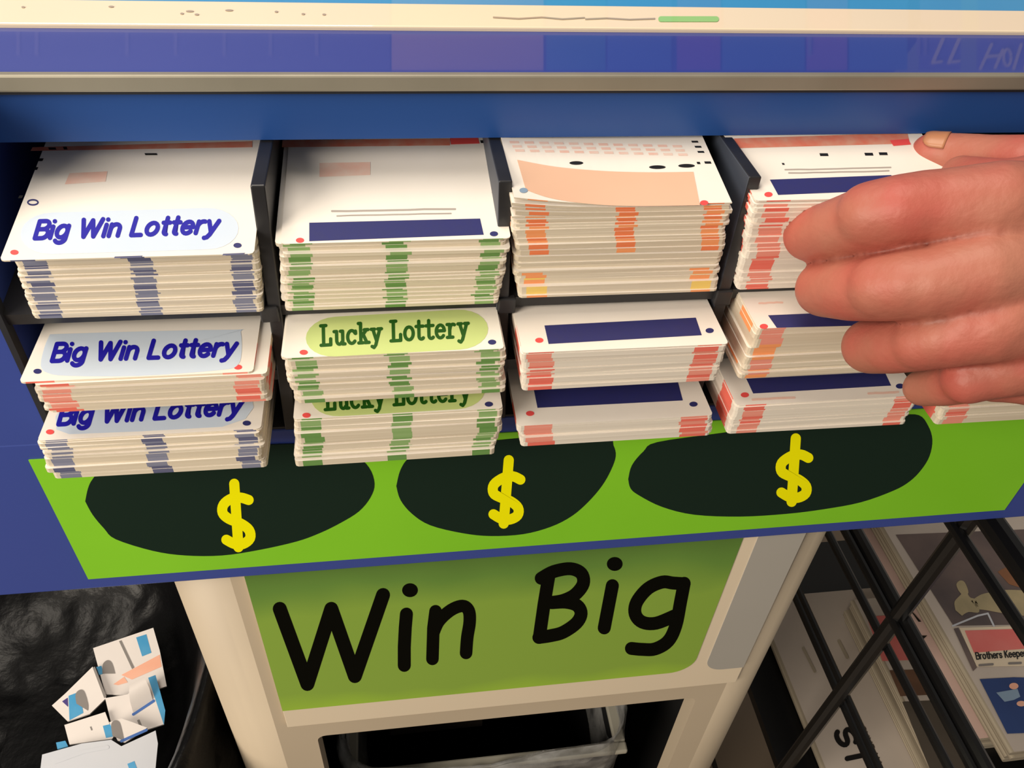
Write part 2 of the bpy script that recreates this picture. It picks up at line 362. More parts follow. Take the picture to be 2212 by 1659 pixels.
def tilted(x, y, z, a): return Matrix.Translation((x, y, z)) @ Matrix.Rotation(math.radians(a), 4, 'X')
TILT = {1: 9.0, 2: 1.5, 3: 1.0}
for zt, a, yb in ((-.1838, TILT[1], .17), (-.2150, TILT[2], .17), (-.2462, TILT[3], .17)):
    g = G(); g.box(-.14, .3035, 0, yb, -.0050, 0, 0, tilted(0, YF+.0008, zt, a)); g.obj('shelf', M['charcoal'], stand)
for xd in (-.0476, .0403, .1266, .2140):
    g = G(); ztop = -.1347
    g.box(xd-.0024, xd+.0024, YF, .425, -.2474, ztop)
    if xd < -.04:
        for v in g.v:
            if v.z > -.2: v.x += .0035
    elif xd < .05:
        for v in g.v:
            if v.z > -.2: v.x -= .0028
    g.m[4] = 1
    g.obj('divider', [M['charcoal'], M['charcoal_inner']], stand, bevel=.0005)
    # small joint plate where the divider meets the shelf
    boxo('joint_plate', xd-.0034, xd+.0034, YF-.0012, YF+.002, -.1902, -.1832, M['charcoal'], stand, bevel=.0006)

# green graphic strip with ovals and dollar signs
pf = lambda e: (lambda u, v: onY(u, v, YF-e))
gs = boxo('green_strip', -.1529, .3240, YF-.0006, YF-.0001, -.3390, -.2560, M['green'], stand)
OV = [[(184, 1083), (190, 1055), (200, 1035), (225, 1010), (300, 985), (450, 970), (600, 960), (700, 962), (765, 983), (797, 1010), (809, 1045), (800, 1075), (775, 1105), (735, 1130), (690, 1152), (640, 1170), (560, 1188), (480, 1200), (400, 1200), (330, 1190), (250, 1165), (225, 1142), (200, 1112)],
      [(856, 1050), (865, 1015), (885, 988), (930, 970), (1080, 950), (1200, 942), (1310, 940), (1325, 962), (1330, 985), (1320, 1015), (1300, 1050), (1270, 1085), (1235, 1115), (1190, 1138), (1130, 1154), (1060, 1158), (1000, 1152), (930, 1135), (890, 1110), (865, 1080)],
      [(1357, 1035), (1365, 1005), (1390, 975), (1420, 955), (1560, 935), (1700, 915), (1850, 905), (1940, 897), (1985, 897), (2005, 920), (2014, 950), (2008, 985), (1990, 1015), (1965, 1040), (1930, 1060), (1860, 1085), (1780, 1100), (1700, 1110), (1600, 1116), (1500, 1112), (1430, 1095), (1380, 1070), (1362, 1055)]]
DS = [((506, 1045), (515, 1182), [(537, 1080), (520, 1075), (500, 1077), (483, 1090), (481, 1108), (495, 1121), (520, 1131), (538, 1145), (540, 1163), (525, 1175), (507, 1175), (489, 1166)])]
d2 = [(1124, 1036), (1108, 1029), (1088, 1032), (1067, 1047), (1066, 1065), (1080, 1074), (1103, 1083), (1119, 1097), (1118, 1113), (1102, 1122), (1084, 1121), (1066, 1111)]
DS.append(((1099, 994), (1088, 1131), d2)); DS.append(((1719, 947), (1710, 1084), [(x+622, y-47) for x, y in d2]))
for o_, (a, b, s_) in zip(OV, DS):
    ov = decal('oval', [smooth_line(o_+[o_[0]], 4)[:-1]], pf(.0007), M['oval'], gs)
    decal('dollar_sign', stroke_polys([a, b], 22) + stroke_polys(smooth_line(s_, 4), 22), pf(.0008), M['yellow'], gs)

# sloping writing top
SL = math.radians(13); p0 = Vector((0, .2805, -.1095)); nrm = Vector((0, -math.sin(SL), math.cos(SL)))
tdir = Vector((0, math.cos(SL), math.sin(SL)))
def along(u, v): return (onP(u, v, p0, nrm)-p0).dot(tdir)
s_blue = along(1106, 68); s_cr = along(1106, 18)
Tb = Matrix.Translation(p0) @ Matrix.Rotation(SL, 4, 'X')
g = G(); g.box(X0, X1, .0, .34, -.010, 0, 0, Tb); top = g.obj('writing_top', M['top_blue'], stand)
g = G(); g.box(X0, X1, s_blue, s_cr, -.001, .0016, 0, Tb); cs = g.obj('cream_strip', M['top_cream'], stand, bevel=.0006)
g = G(); g.box(X0, X1, s_cr, .338, -.001, .0006, 0, Tb); g.obj('light_blue_sheet', M['sky_blue'], stand)
pt = lambda e: (lambda u, v: onP(u, v, p0+nrm*e, nrm))
decal('green_mark', stroke_polys([(1428, 41), (1547, 41)], 12), pt(.0018), M['top_green'], cs)
decal('grey_scribble', stroke_polys([(1066, 37), (1120, 40), (1170, 37), (1215, 41), (1262, 38)], 3) + stroke_polys([(1265, 41), (1310, 39), (1360, 42), (1414, 40)], 3), pt(.0018), M['top_grey'], cs)
decal('smudge', [ell(x, y, a, 2, 10) for x, y, a in ((410, 24, 9), (495, 22, 9), (425, 31, 5), (240, 14, 6), (393, 29, 4), (597, 25, 4), (655, 30, 4), (700, 31, 4), (50, 15, 4))], pt(.0018), M['top_grey'], cs)

# unseen board added behind the writing top, for the glossy top to mirror
YB = .62
hb = boxo('reflection_board', X0-.06, X1+.12, YB, YB+.02, -.04, .62, M['top_blue'], stand)
def refl(u, v, e=0.0):
    h = onP(u, v, p0, nrm); d = ray(u, v); r = d-2*d.dot(nrm)*nrm
    return h + r*((YB-e-h.y)/r.y)
def hpanel(u0, u1, rgb, nm, v0=152, v1=-40, e=.0012):
    m = mat(nm+'_print', rgb, .6, noise_amt=.5, noise_scale=6)
    a = refl(u0, v0, e); b = refl(u1, v0, e); c = refl(u1, v1, e); d = refl(u0, v1, e)
    g = G(); g.add([a, b, c, d], [(0, 1, 2, 3)]); g.obj('reflection_panel', m, hb)
hpanel(-100, 842, (120, 110, 170), 'violet'); hpanel(846, 1174, (250, 190, 150), 'peach'); hpanel(1180, 1308, (60, 150, 170), 'teal')
hpanel(1312, 1450, (80, 130, 200), 'azure'); hpanel(1462, 1556, (170, 80, 170), 'magenta'); hpanel(1560, 1738, (80, 140, 200), 'azure_wide')
hpanel(1742, 1830, (180, 110, 180), 'mauve'); hpanel(1834, 1960, (90, 140, 210), 'sky'); hpanel(1985, 2075, (140, 130, 200), 'lilac'); hpanel(2110, 2260, (140, 130, 200), 'lilac_wide')
for x in (35, 75, 270, 375, 480, 580, 680, 1745, 1980, 1995):
    hpanel(x, x+8, (165, 150, 190), 'pale_stripe', 120, 60, .0024)
lt = []
for x in (2015, 2050): lt += stroke_polys([(x, 135), (x+22, 84)], 8)
lt += stroke_polys([(2018, 135), (2034, 133)], 6) + stroke_polys([(2056, 134), (2072, 132)], 6)
for a, b in (((2118, 148), (2142, 96)), ((2150, 146), (2166, 108)), ((2134, 122), (2156, 120)), ((2190, 148), (2206, 96)), ((2214, 148), (2226, 96))): lt += stroke_polys([a, b], 7)
lt += stroke_polys([(x, y) for x, y in ell(2176, 124, 8, 18)], 6)
decal('reflection_lettering', lt, lambda u, v: refl(u, v, .003), mat('gold_print', (250, 225, 160), .5), hb)

# pedestal with waste opening
def rounded_rect(x0, x1, y0, y1, r, n=8):
    out = []
    for cx, cy, a in ((x0+r, y0+r, 180), (x1-r, y0+r, 270), (x1-r, y1-r, 0), (x0+r, y1-r, 90)):
        out += arc(cx, cy, r, r, a, a+90, n)
    return out
YP = .257
def pedestal():
    prof_out = rounded_rect(-.134, .252, YP, .52, .042); n = len(prof_out)
    g = G(); g.add([(x, y, -H) for x, y in prof_out]+[(x, y, -.3475) for x, y in prof_out], [(i, (i+1) % n, n+(i+1) % n, n+i) for i in range(n)]+[tuple(range(n))[::-1], tuple(range(n, 2*n))])
    o = g.obj('pedestal', M['beige'])
    ho = rounded_rect(-.068, .192, -1.02, -.5385, .006, 4); k = len(ho)      # x,z outline of the opening
    c = G(); c.add([(x, .2, z) for x, z in ho]+[(x, .272, z) for x, z in ho], [(i, (i+1) % k, k+(i+1) % k, k+i) for i in range(k)][::-1]+[tuple(range(k)), tuple(range(k, 2*k))[::-1]])
    cu = c.obj('cut_front', M['beige'])
    c2 = G(); c2.box(-.115, .233, .270, .50, -1.06, -.50); cu2 = c2.obj('cut_inside', M['inner_black'])
    for q in (cu, cu2):
        bm = bmesh.new(); bm.from_mesh(q.data); bmesh.ops.recalc_face_normals(bm, faces=bm.faces); bm.to_mesh(q.data); bm.free()
    for q in (cu2, cu):
        md = o.modifiers.new('cut', 'BOOLEAN'); md.operation = 'DIFFERENCE'; md.object = q; md.solver = 'EXACT'
    bpy.context.view_layer.update()
    me = bpy.data.meshes.new_from_object(o.evaluated_get(bpy.context.evaluated_depsgraph_get()))
    o.modifiers.clear(); o.data = me
    if len(me.materials) < 2: me.materials.append(M['inner_black'])
    for p in me.polygons:
        cc = MW[o] @ p.center
        if cc.y > .2705 and cc.y < .505 and -1.065 < cc.z < -.495 and -.12 < cc.x < .24 and not (abs(p.normal.y) > .9 and cc.y > .51): p.material_index = 1
        else: p.material_index = 0
        p.use_smooth = abs(p.normal.z) < .5 and cc.y < .31 and (cc.x < -.092 or cc.x > .21)
    for q in (cu, cu2):
        bpy.data.objects.remove(q)
    w = MW[o]; o.parent = stand; o.matrix_basis = MW[stand].inverted() @ w
    return o
ped = pedestal()

# sign board on the pedestal
sb = empty('sign_board', 'cream sign board with green Win Big panel on the pedestal front', 'sign', (.065, YP-.002, -.516))
boxo('board', -.0838, .2140, YP-.003, YP-.0002, -.5160, -.3480, M['cream'], sb, bevel=.0004)
ps = lambda e: (lambda u, v: onY(u, v, YP-.003-e))
XR = .178; r = .016
gp = [(-.0838, -.3482), (-.0838, -.4935)] + [(XR-r+r*math.cos(math.radians(a)), -.4935+r+r*math.sin(math.radians(a))) for a in range(-90, 1, 10)] + [(XR, -.3482)]
g = G(); yy = YP-.0034; k = len(gp); g.add([(x, yy, z) for x, z in gp]+[(x, yy+.0004, z) for x, z in gp], [tuple(range(k))]+[(i, k+i, k+(i+1) % k, (i+1) % k) for i in range(k)])
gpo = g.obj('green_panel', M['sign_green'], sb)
x2, r = .1865, .013
gq = [(.214, -.3482), (x2, -.3482)] + [(x2+r-r*math.cos(math.radians(a)), -.4955+r-r*math.sin(math.radians(a))) for a in range(0, 91, 10)] + [(.214, -.4955)]
g = G(); k = len(gq); g.add([(x, yy, z) for x, z in gq]+[(x, yy+.0004, z) for x, z in gq], [tuple(range(k))]+[(i, k+i, k+(i+1) % k, (i+1) % k) for i in range(k)])
g.obj('grey_panel', M['grey_panel'], sb)
zz = lambda L: [(500+x/1.940, 1140+y/1.940) for x, y in L]
LET = [stroke_polys(zz([(202, 340), (318, 655), (418, 340), (517, 622), (635, 282)]), 30)]
LET.append(stroke_polys(zz([(733, 362), (728, 420), (724, 500), (724, 577)]), 28) + [ell(500+748/1.94, 1140+262/1.94, 17, 15)])
LET.append(stroke_polys(zz([(855, 350), (846, 420), (842, 550)]), 27) + stroke_polys(zz(smooth_line([(846, 440), (870, 390), (920, 345), (968, 328), (994, 348), (998, 395), (988, 460), (983, 525)])), 27))
LET.append(stroke_polys(zz([(1330, 200), (1310, 320), (1290, 460)]), 28) + stroke_polys(zz(smooth_line([(1298, 212), (1350, 184), (1420, 172), (1466, 192), (1474, 235), (1440, 280), (1390, 305), (1340, 314), (1400, 312), (1448, 326), (1465, 360), (1445, 400), (1390, 438), (1340, 452), (1288, 460)])), 28))
LET.append(stroke_polys(zz([(1596, 243), (1562, 420)]), 28) + [ell(500+1606/1.94, 1140+152/1.94, 17, 15)])
LET.append(stroke_polys(zz(smooth_line([(1897, 235), (1850, 232), (1805, 228), (1745, 255), (1698, 312), (1692, 362), (1722, 396), (1780, 400), (1860, 368)])), 28))
LET[-1] = LET[-1] + stroke_polys(zz(smooth_line([(1897, 233), (1882, 310), (1862, 410), (1830, 475), (1775, 508), (1720, 510), (1676, 506)])), 28)
for L_ in LET: decal('letter', L_, ps(.0005), M['black_ink'], sb)

# ================================================================ PLAY SLIPS
SLEN = .135
def sheet_outline(W, bars, sidebars, rc=.0014):
    xs = sorted(set([-W/2+rc, W/2-rc] + [-W/2+f*W for b in bars for f in b[:2]]))
    xs = [x for x in xs if -W/2+rc-1e-9 <= x <= W/2-rc+1e-9]
    pts, side = [], []
    for i, x in enumerate(xs):
        pts.append((x, 0)); m = 1
        if i < len(xs)-1:
            mid = (x+xs[i+1])/2
            for b in bars:
                if -W/2+b[0]*W <= mid <= -W/2+b[1]*W: m = b[2]
        side.append(m)
    pts.append((W/2-rc*.3, rc*.3)); side.append(1)
    for y, m in ((rc, 1), (.004, sidebars), (.016, 1)):
        pts.append((W/2, y)); side.append(m if m else 1)
    pts.append((W/2, SLEN)); side.append(1); pts.append((-W/2, SLEN)); side.append(1)
    for y, m in ((.016, sidebars), (.004, 1), (rc, 1)):
        pts.append((-W/2, y)); side.append(m if m else 1)
    pts.append((-W/2+rc*.3, rc*.3)); side.append(1)
    return pts, side
def make_sheet(name, W, t, mats, bars, sidebars, matrix, h=None):
    if h is None:
        pts, side = sheet_outline(W, bars, sidebars); k = len(pts)
        vs = [(x, y, 0) for x, y in pts]+[(x, y, t) for x, y in pts]
        fs = [tuple(range(k))[::-1], tuple(range(k, 2*k))]+[(i, (i+1) % k, k+(i+1) % k, k+i) for i in range(k)]
        fm = [0, 0]+side
        return mesh(name, vs, fs, mats, fm, matrix=matrix, local=True)
    xs = sorted(set([-W/2+W*i/20 for i in range(21)]+[-W/2+f*W for b in bars for f in b[:2]])); ys = [SLEN*(i/9)**1.5 for i in range(10)]
    nx, ny = len(xs), len(ys); vs, fs, fm = [], [], []
    for z in (0, t):
        for y in ys:
            for x in xs: vs.append((x, y, z+h(x, y)))
    I = lambda i, j, l: l*nx*ny+j*nx+i
    for j in range(ny-1):
        for i in range(nx-1):
            fs.append((I(i, j, 1), I(i+1, j, 1), I(i+1, j+1, 1), I(i, j+1, 1))); fm.append(0)
            fs.append((I(i, j, 0), I(i, j+1, 0), I(i+1, j+1, 0), I(i+1, j, 0))); fm.append(0)
    for i in range(nx-1):
        m = 1; mid = (xs[i]+xs[i+1])/2
        for b in bars:
            if -W/2+b[0]*W <= mid <= -W/2+b[1]*W: m = b[2]
        fs.append((I(i, 0, 0), I(i+1, 0, 0), I(i+1, 0, 1), I(i, 0, 1))); fm.append(m)
        fs.append((I(i, ny-1, 0), I(i, ny-1, 1), I(i+1, ny-1, 1), I(i+1, ny-1, 0))); fm.append(1)
    for j in range(ny-1):
        fs.append((I(0, j, 0), I(0, j, 1), I(0, j+1, 1), I(0, j+1, 0))); fm.append(1)
        fs.append((I(nx-1, j, 0), I(nx-1, j+1, 0), I(nx-1, j+1, 1), I(nx-1, j, 1))); fm.append(1)
    return mesh(name, vs, fs, mats, fm, matrix=matrix, local=True)
def projector(matrix, t, h, e):
    inv = matrix.inverted(); o = inv @ Vector((0, 0, 0)); R = inv.to_3x3()
    def f(u, v):
        d = R @ ray(u, v); z = t
        for _ in range(8):
            k = (z-o.z)/d.z; x, y = o.x+k*d.x, o.y+k*d.y; z = t+e+(h(x, y) if h else 0)
        return matrix @ Vector((x, y, z))
    return f
TOPS = {}
B3 = [(.035, .13), (.46, .555), (.88, .97)]
B2 = [(.03, .15), (.86, .97)]
def stack(key, bl, br, yb, tl, tr, yt, n, tilt, pal, bars, sidebars, labels, group, edge='paper_edge', curl=None, overhang=None, ytop=None, jit=.0007, barfun=None, yaw=0, pile_top=None):
    b0, b1 = onY(*bl, yb), onY(*br, yb); t0, t1 = onY(*tl, yt), onY(*tr, yt)
    W = ((b1.x-b0.x)+(t1.x-t0.x))/2; cb = (b0+b1)/2; ct = (t0+t1)/2
    W = min(W, .0815)
    mats = [M['paper'], M[edge]]+[M[p] for p in pal]
    ws = [random.choice((.6, .8, 1, 1, 1.5, 2.0)) for _ in range(n)]
    ws[-1] = .45; tot = sum(ws); hgt = ct.z-cb.z; z = 0
    a = math.radians(tilt); prev = None
    for i in range(n):
        t = hgt*ws[i]/tot; f = z/hgt
        f2 = (z+t)/hgt
        cp = (onY(*pile_top[0], pile_top[2])+onY(*pile_top[1], pile_top[2]))/2 if pile_top else ct
        x = cb.x+(cp.x-cb.x)*f2; y = cb.y+(cp.y-cb.y)*f2
        jx = random.uniform(-jit, jit); jy = random.uniform(-jit, jit*1.0); jr = random.uniform(-.5, .5)
        topmost = i == n-1
        sb_ = sidebars if not isinstance(sidebars, float) else (3 if random.random() < sidebars else 0)
        if topmost: jx = jy = jr = 0; x = ct.x; y = ct.y
        if overhang: jx += overhang(i, n)[0]; jy += overhang(i, n)[1]
        # keep the sheet in its place within the tilted pile: base plane through (cb.y, cb.z)
        zz_ = cb.z+z + (y+jy-cb.y)*math.tan(a)*0
        Mx = Matrix.Translation((x+jx, y+jy, zz_)) @ Matrix.Rotation(a, 4, 'X') @ Matrix.Rotation(math.radians(jr+(yaw if not topmost else 0)), 4, 'Z')
        # shift along the tilted pile so that sheets never cross each other
        dy = (y+jy-cb.y); Mx = Matrix.Translation((0, 0, dy*math.tan(a))) @ Mx
        if topmost:
            Mx = Matrix.Translation((x, y, ct.z-t/math.cos(a))) @ Matrix.Rotation(a, 4, 'X')
        h = curl(i, n, W) if curl else None
        if barfun: bl_ = barfun(i, n)
        else:
            bl_ = []
            for bb in bars:
                q = random.random(); d = random.uniform(-.006, .006)
                bl_.append((bb[0]+d, bb[1]+d, 2 if q < .62 else 3))
        o = make_sheet('play_slip', W, t*.97, mats, bl_, sb_, Mx, h)
        if topmost:
            tag(o, labels[0], 'lottery slip', group); TOPS[key] = (o, Mx, t*.97, h)
        else:
            tag(o, labels[1], 'lottery slip', group)
        z += t
def P(key, e=.00007):
    o, Mx, t, h = TOPS[key]; return projector(Mx, t, h, e)
def dec(key, name, polys, m, e=.00007): return decal(name, polys, P(key, e), M[m], TOPS[key][0])
dot = lambda x, y: ell(x, y, 9, 5.5, 16)

# ---- upper row
stack('11', (70, 692), (568, 671), .2475, (0, 564), (548, 546), .2385, 26, TILT[1], ['bar_blue', 'bar_blue_dark'], B3, 0,
      ('white Big Win Lottery slip, topmost and largest showing, upper left compartment', 'white slip with blue-grey edge marks in the upper left compartment pile'), 'slips in the upper left compartment',
      pile_top=((40, 580), (563, 562), .2475))
stack('12', (612, 669), (1073, 650), .2480, (608, 538), (1104, 503), .2440, 26, TILT[1], ['bar_green', 'bar_green_dark'], B3, 0,
      ('white slip with navy bar topmost on the upper pile of green-marked slips', 'white slip with green edge marks under the navy-barred slip of the upper row'), 'slips in the upper second compartment', jit=.0010,
      overhang=lambda i, n: (-.0012, .001) if i in (n-3, n-2) else (0, 0))
def c3(i, n, W):
    k = max(0, i-(n-6))/5.0
    if k <= 0: return None
    return lambda x, y: k*.0042*max(0, (.012-x)/(W/2+.012))**2*max(0, 1-y/.060)
def bars3(i, n):
    f = i/n
    if f < .16: return [(.04, .14, 2), (.86, .96, 2)] if random.random() < .8 else [(.04, .14, 3), (.86, .96, 3)]
    if f < .2: return [(.04, .14, 3), (.86, .96, 3)]
    if f < .46: return []
    return [(.06, .15, random.choice((3, 4))), (.47, .56, random.choice((3, 4, 4))), (.88, .965, random.choice((3, 4)))]
stack('13', (1115, 642), (1546, 624), .2480, (1110, 436), (1578, 448), .2450, 31, TILT[1], ['bar_yellow', 'bar_orange', 'bar_orange_dark'], B3, 3,
      ('curled white slip with a large salmon panel, topmost of the orange-marked pile', 'white slip with orange or plain edge under the salmon-panelled slip'), 'slips in the upper third compartment', edge='paper_edge', curl=c3, barfun=bars3, jit=.0008)
stack('14', (1585, 625), (2010, 606), .2480, (1632, 437), (2090, 420), .2440, 28, TILT[1], ['bar_red', 'bar_red_dark'], [(.05, .16), (.46, .55), (.87, .96)], 3,
      ('white slip with red header and navy bar, topmost of the pile under the fingers', 'white slip with salmon edge marks in the upper row pile beside the fingertips'), 'slips in the upper fourth compartment', edge='paper_edge_cool')
# ---- middle row
stack('21', (95, 888), (579, 875), .2300, (39, 823), (548, 805), .2280, 12, TILT[2], ['bar_red', 'bar_red_dark'], B2, 3,
      ('white Big Win Lottery slip with navy dot left and red dot right, middle row', 'white slip with red edge marks under the Big Win Lottery slip of the middle row'), 'slips in the middle left compartment', jit=.0012,
      overhang=lambda i, n: ((.0038-.0003*(n-1-i) if i < n-1 else 0), .0001*(n-1-i) if i < n-1 else 0))
stack('22', (645, 873), (1083, 843), .2315, (608, 782), (1094, 745), .2275, 18, TILT[2], ['bar_green', 'bar_green_dark'], B3, 0,
      ('white Lucky Lottery slip with whole green oval, topmost in the middle row', 'white slip with green edge marks between the two Lucky Lottery slips'), 'slips in the middle second compartment', jit=.0012)
stack('23', (1128, 840), (1548, 818), .2315, (1128, 764), (1575, 741), .2262, 17, TILT[2], ['bar_red', 'bar_red_dark'], [(.03, .15), (.84, .96)], 3,
      ('white slip with navy bar topmost in the middle row, below the orange-marked pile', 'white slip with pale red edge marks between two navy-barred slips left of hand'), 'slips in the middle third compartment', edge='paper_edge_cool')
def c24(i, n, W):
    k = i/(n-1)
    return lambda x, y: k*.0030*max(0, (-.012-x)/(W/2-.012))**2
stack('24', (1589, 820), (2003, 797), .2315, (1636, 712), (2068, 690), .2285, 16, TILT[2], ['bar_red', 'bar_orange'], [(.03, .14), (.86, .96)], .25,
      ('white slip with navy bar half covered by the fingers, middle row', 'white slip with salmon edge marks in the middle pile touched by the fingers'), 'slips in the middle fourth compartment', edge='paper_edge')
# ---- lower row
stack('31', (108, 1032), (576, 1014), .2280, (80, 949), (563, 929), .2285, 14, TILT[3], ['bar_blue', 'bar_blue_dark'], B3, 0,
      ('white Big Win Lottery slip half covered by the pile above, lower left compartment', 'white slip with blue-grey edge marks at the bottom left above the green strip'), 'slips in the lower left compartment', jit=.0008)
stack('32', (642, 1002), (1070, 978), .2295, (632, 905), (1087, 883), .2290, 15, TILT[3], ['bar_green', 'bar_green_dark'], B3, 0,
      ('white Lucky Lottery slip with letters cut by the pile above, lower row', 'white slip with green edge marks under the lowest Lucky Lottery slip'), 'slips in the lower second compartment', jit=.0011)
stack('33', (1125, 962), (1539, 942), .2305, (1119, 922), (1540, 895), .2285, 8, TILT[3], ['bar_red', 'bar_red_dark'], [(.03, .17), (.83, .97)], 3,
      ('white slip with navy bar topmost on the lowest thin pile, left of third dollar sign', 'white slip with red edge marks in the lowest thin pile left of third dollar sign'), 'slips in the lower third compartment', edge='paper_edge_cool')
stack('34', (1567, 938), (1960, 912), .2300, (1592, 880), (1987, 850), .2290, 11, TILT[3], ['bar_red', 'bar_red_dark'], [(.05, .16), (.87, .97)], 3,
      ('white slip with navy bar and both dots below the hand, lower row', 'white slip with pale red edge marks directly above the third dollar sign'), 'slips in the lower fourth compartment', edge='paper_edge_cool')
stack('35', (2007, 921), (2400, 893), .2315, (2030, 862), (2420, 832), .2300, 10, TILT[3], ['bar_red', 'bar_red_dark'], [(.04, .16), (.87, .97)], 3,
      ('white slip topmost of the pile just beneath the heel of the hand', 'white slip with red edge marks under the heel of the hand, lower right'), 'slips in the lower right compartment', edge='paper_edge')

# ---- printing on the top slips
def pill(x0, y0, x1, y1, hh, n=12):
    dx, dy = x1-x0, y1-y0; L = math.hypot(dx, dy); a = math.atan2(dy, dx)
    out = [(x1+hh*1.5*math.cos(a+t)*1.0, y1+hh*math.sin(t)+hh*1.5*math.sin(a)*math.cos(t)) for t in [math.pi*(-.5+i/n) for i in range(n+1)]]
    out += [(x0+hh*1.5*math.cos(t), y0+hh*math.sin(t)+hh*1.5*math.sin(a)*math.cos(t)) for t in [math.pi*(.5+i/n) for i in range(n+1)]]
    return out
def blur_line(x0, x1, y, dy, w=3): return stroke_polys([(x0+(x1-x0)*i/8, y+dy*i/8+random.uniform(-.6, .6)) for i in range(9)], w)
tick = lambda x, y, w=14, h=6, sk=2: [(x-w/2, y-h/2), (x+w/2, y-h/2), (x+w/2+sk, y+h/2), (x-w/2+sk, y+h/2)]
# 11
dec('11', 'title_panel', [pill(112, 504, 448, 494, 45)], 'pale_blue')
dec('11', 'title_lettering', text_polys('Big Win Lottery', (75, 515), (466, 502), (11, -37), 9.8), 'ink_blue', .00012)
dec('11', 'red_dot', [dot(31, 545)], 'ink_red'); dec('11', 'navy_dot', [dot(513, 530)], 'ink_navy')
rg = ell(71, 437, 11, 5.5, 20); dec('11', 'ring_mark', stroke_polys(rg+[rg[0]], 3.4), 'ink_navy')
dec('11', 'faint_print', [[(150, 374), (232, 370), (228, 392), (140, 398)]], 'ink_pink')
dec('11', 'header_print', [[(70, 318), (545, 305), (545, 318), (66, 326)]], 'ink_header')
dec('11', 'timing_marks', [tick(*q) for q in ((112, 321, 16, 5), (140, 320, 8, 6), (79, 364, 8, 6, -3), (46, 425, 8, 6, -3), (90, 345, 9, 6, -3), (325, 333, 26, 4))], 'ink_black', .00012)
dec('11', 'edge_stripes', [[(248, 554), (308, 552), (305, 556), (246, 558)], [(482, 548), (530, 546), (526, 549), (480, 552)]], 'bar_blue_dark')
# 12
dec('12', 'navy_bar', [[(668, 481), (1037, 472), (1045, 507), (668, 521)]], 'ink_navy')
dec('12', 'red_dot', [dot(648, 519)], 'ink_red'); dec('12', 'navy_dot', [dot(1067, 505)], 'ink_navy')
dec('12', 'blurred_print', blur_line(717, 983, 456, -5, 4)+blur_line(728, 974, 466, -5, 3), 'ink_grey')
dec('12', 'timing_marks', [tick(1059, 350, 8), tick(1067, 384, 8), tick(1070, 418, 16), tick(1044, 306, 14)], 'ink_black')
dec('12', 'header_print', [[(610, 303), (972, 299), (972, 314), (609, 318)]], 'ink_header'); dec('12', 'red_block', [[(972, 297), (1032, 296), (1036, 310), (974, 312)]], 'ink_red')
dec('12', 'faint_print', [[(690, 352), (800, 350), (800, 378), (690, 382)]], 'ink_pink')
# 13
o, Mx, t, h = TOPS['13']; pr = P('13', .00010)
tp = smooth_line([(1117, 345), (1200, 360), (1300, 369), (1400, 372), (1498, 371)], 6); bt = smooth_line([(1136, 410), (1190, 428), (1270, 440), (1370, 445), (1512, 443)], 6)
g = G(); nn = len(tp); rows = 8
for j in range(rows+1):
    for i in range(nn):
        k = j/rows; u = tp[i][0]*(1-k)+bt[i][0]*k; v = tp[i][1]*(1-k)+bt[i][1]*k
        if i == 0 and k > .6: u += 0
        g.v.append(pr(u, v))
for j in range(rows):
    for i in range(nn-1): g.f.append((j*nn+i, (j+1)*nn+i, (j+1)*nn+i+1, j*nn+i+1)); g.m.append(0)
g.obj('salmon_panel', M['salmon'], o, smooth=True)
dec('13', 'blue_dot', [dot(1131, 411)], 'ink_bluegrey', .00016); dec('13', 'orange_dot', [dot(1521, 438)], 'ink_red', .00016)
dec('13', 'timing_marks', [tick(*q) for q in ((1500, 306, 14, 4), (1507, 317, 14, 4), (1513, 328, 14, 4), (1528, 351, 14, 5), (1508, 352, 7, 5))], 'ink_black')
for q in ((1245, 352, 15), (1420, 361, 18), (1483, 358, 18)): dec('13', 'black_mark', [ell(q[0], q[1], q[2], 4)], 'ink_black')
dec('13', 'faint_print', [tick(1110+i*32+j*6, 307+j*9+i*.8, 20, 5) for i in range(12) for j in range(3)], 'ink_pink')
# 14
dec('14', 'header_print', [[(1585, 299), (1960, 287), (1966, 310), (1597, 320)]], 'ink_header'); dec('14', 'red_block', [[(1922, 303), (1962, 300), (1968, 312), (1930, 315)]], 'ink_red', .00016)
dec('14', 'navy_bar', [[(1663, 388), (1925, 378), (1945, 410), (1681, 421)]], 'ink_navy'); dec('14', 'red_dot', [dot(1660, 420)], 'ink_red')
dec('14', 'timing_marks', [tick(1779, 334, 18), tick(1876, 333, 18), tick(1907, 332, 18), tick(1691, 354, 5, 4)], 'ink_black')
dec('14', 'blurred_print', blur_line(1696, 1924, 367, -6, 3)+blur_line(1704, 1920, 374, -5, 3), 'ink_grey')
# 21
dec('21', 'title_panel', [smooth_line([(108, 722), (300, 716), (510, 712), (520, 716), (522, 760), (512, 790), (470, 800), (300, 812), (150, 812), (104, 806), (88, 790), (96, 750), (108, 722)], 3)[:-1]], 'pale_blue')
dec('21', 'title_lettering', text_polys('Big Win Lottery', (112, 780), (504, 767), (11, -37), 9.8), 'ink_blue', .00012)
dec('21', 'navy_dot', [dot(81, 802)], 'ink_navy'); dec('21', 'red_dot', [dot(514, 793)], 'ink_red')
# 31
dec('31', 'title_panel', [[(150, 850), (540, 838), (548, 880), (530, 905), (480, 922), (300, 932), (150, 938), (122, 928), (120, 900)]], 'pale_blue')
dec('31', 'title_lettering', text_polys('Big Win Lottery', (126, 917), (516, 893), (11, -38), 9.8), 'ink_blue', .00012)
dec('31', 'red_dot', [dot(108, 933)], 'ink_red'); dec('31', 'navy_dot', [dot(533, 914)], 'ink_navy')
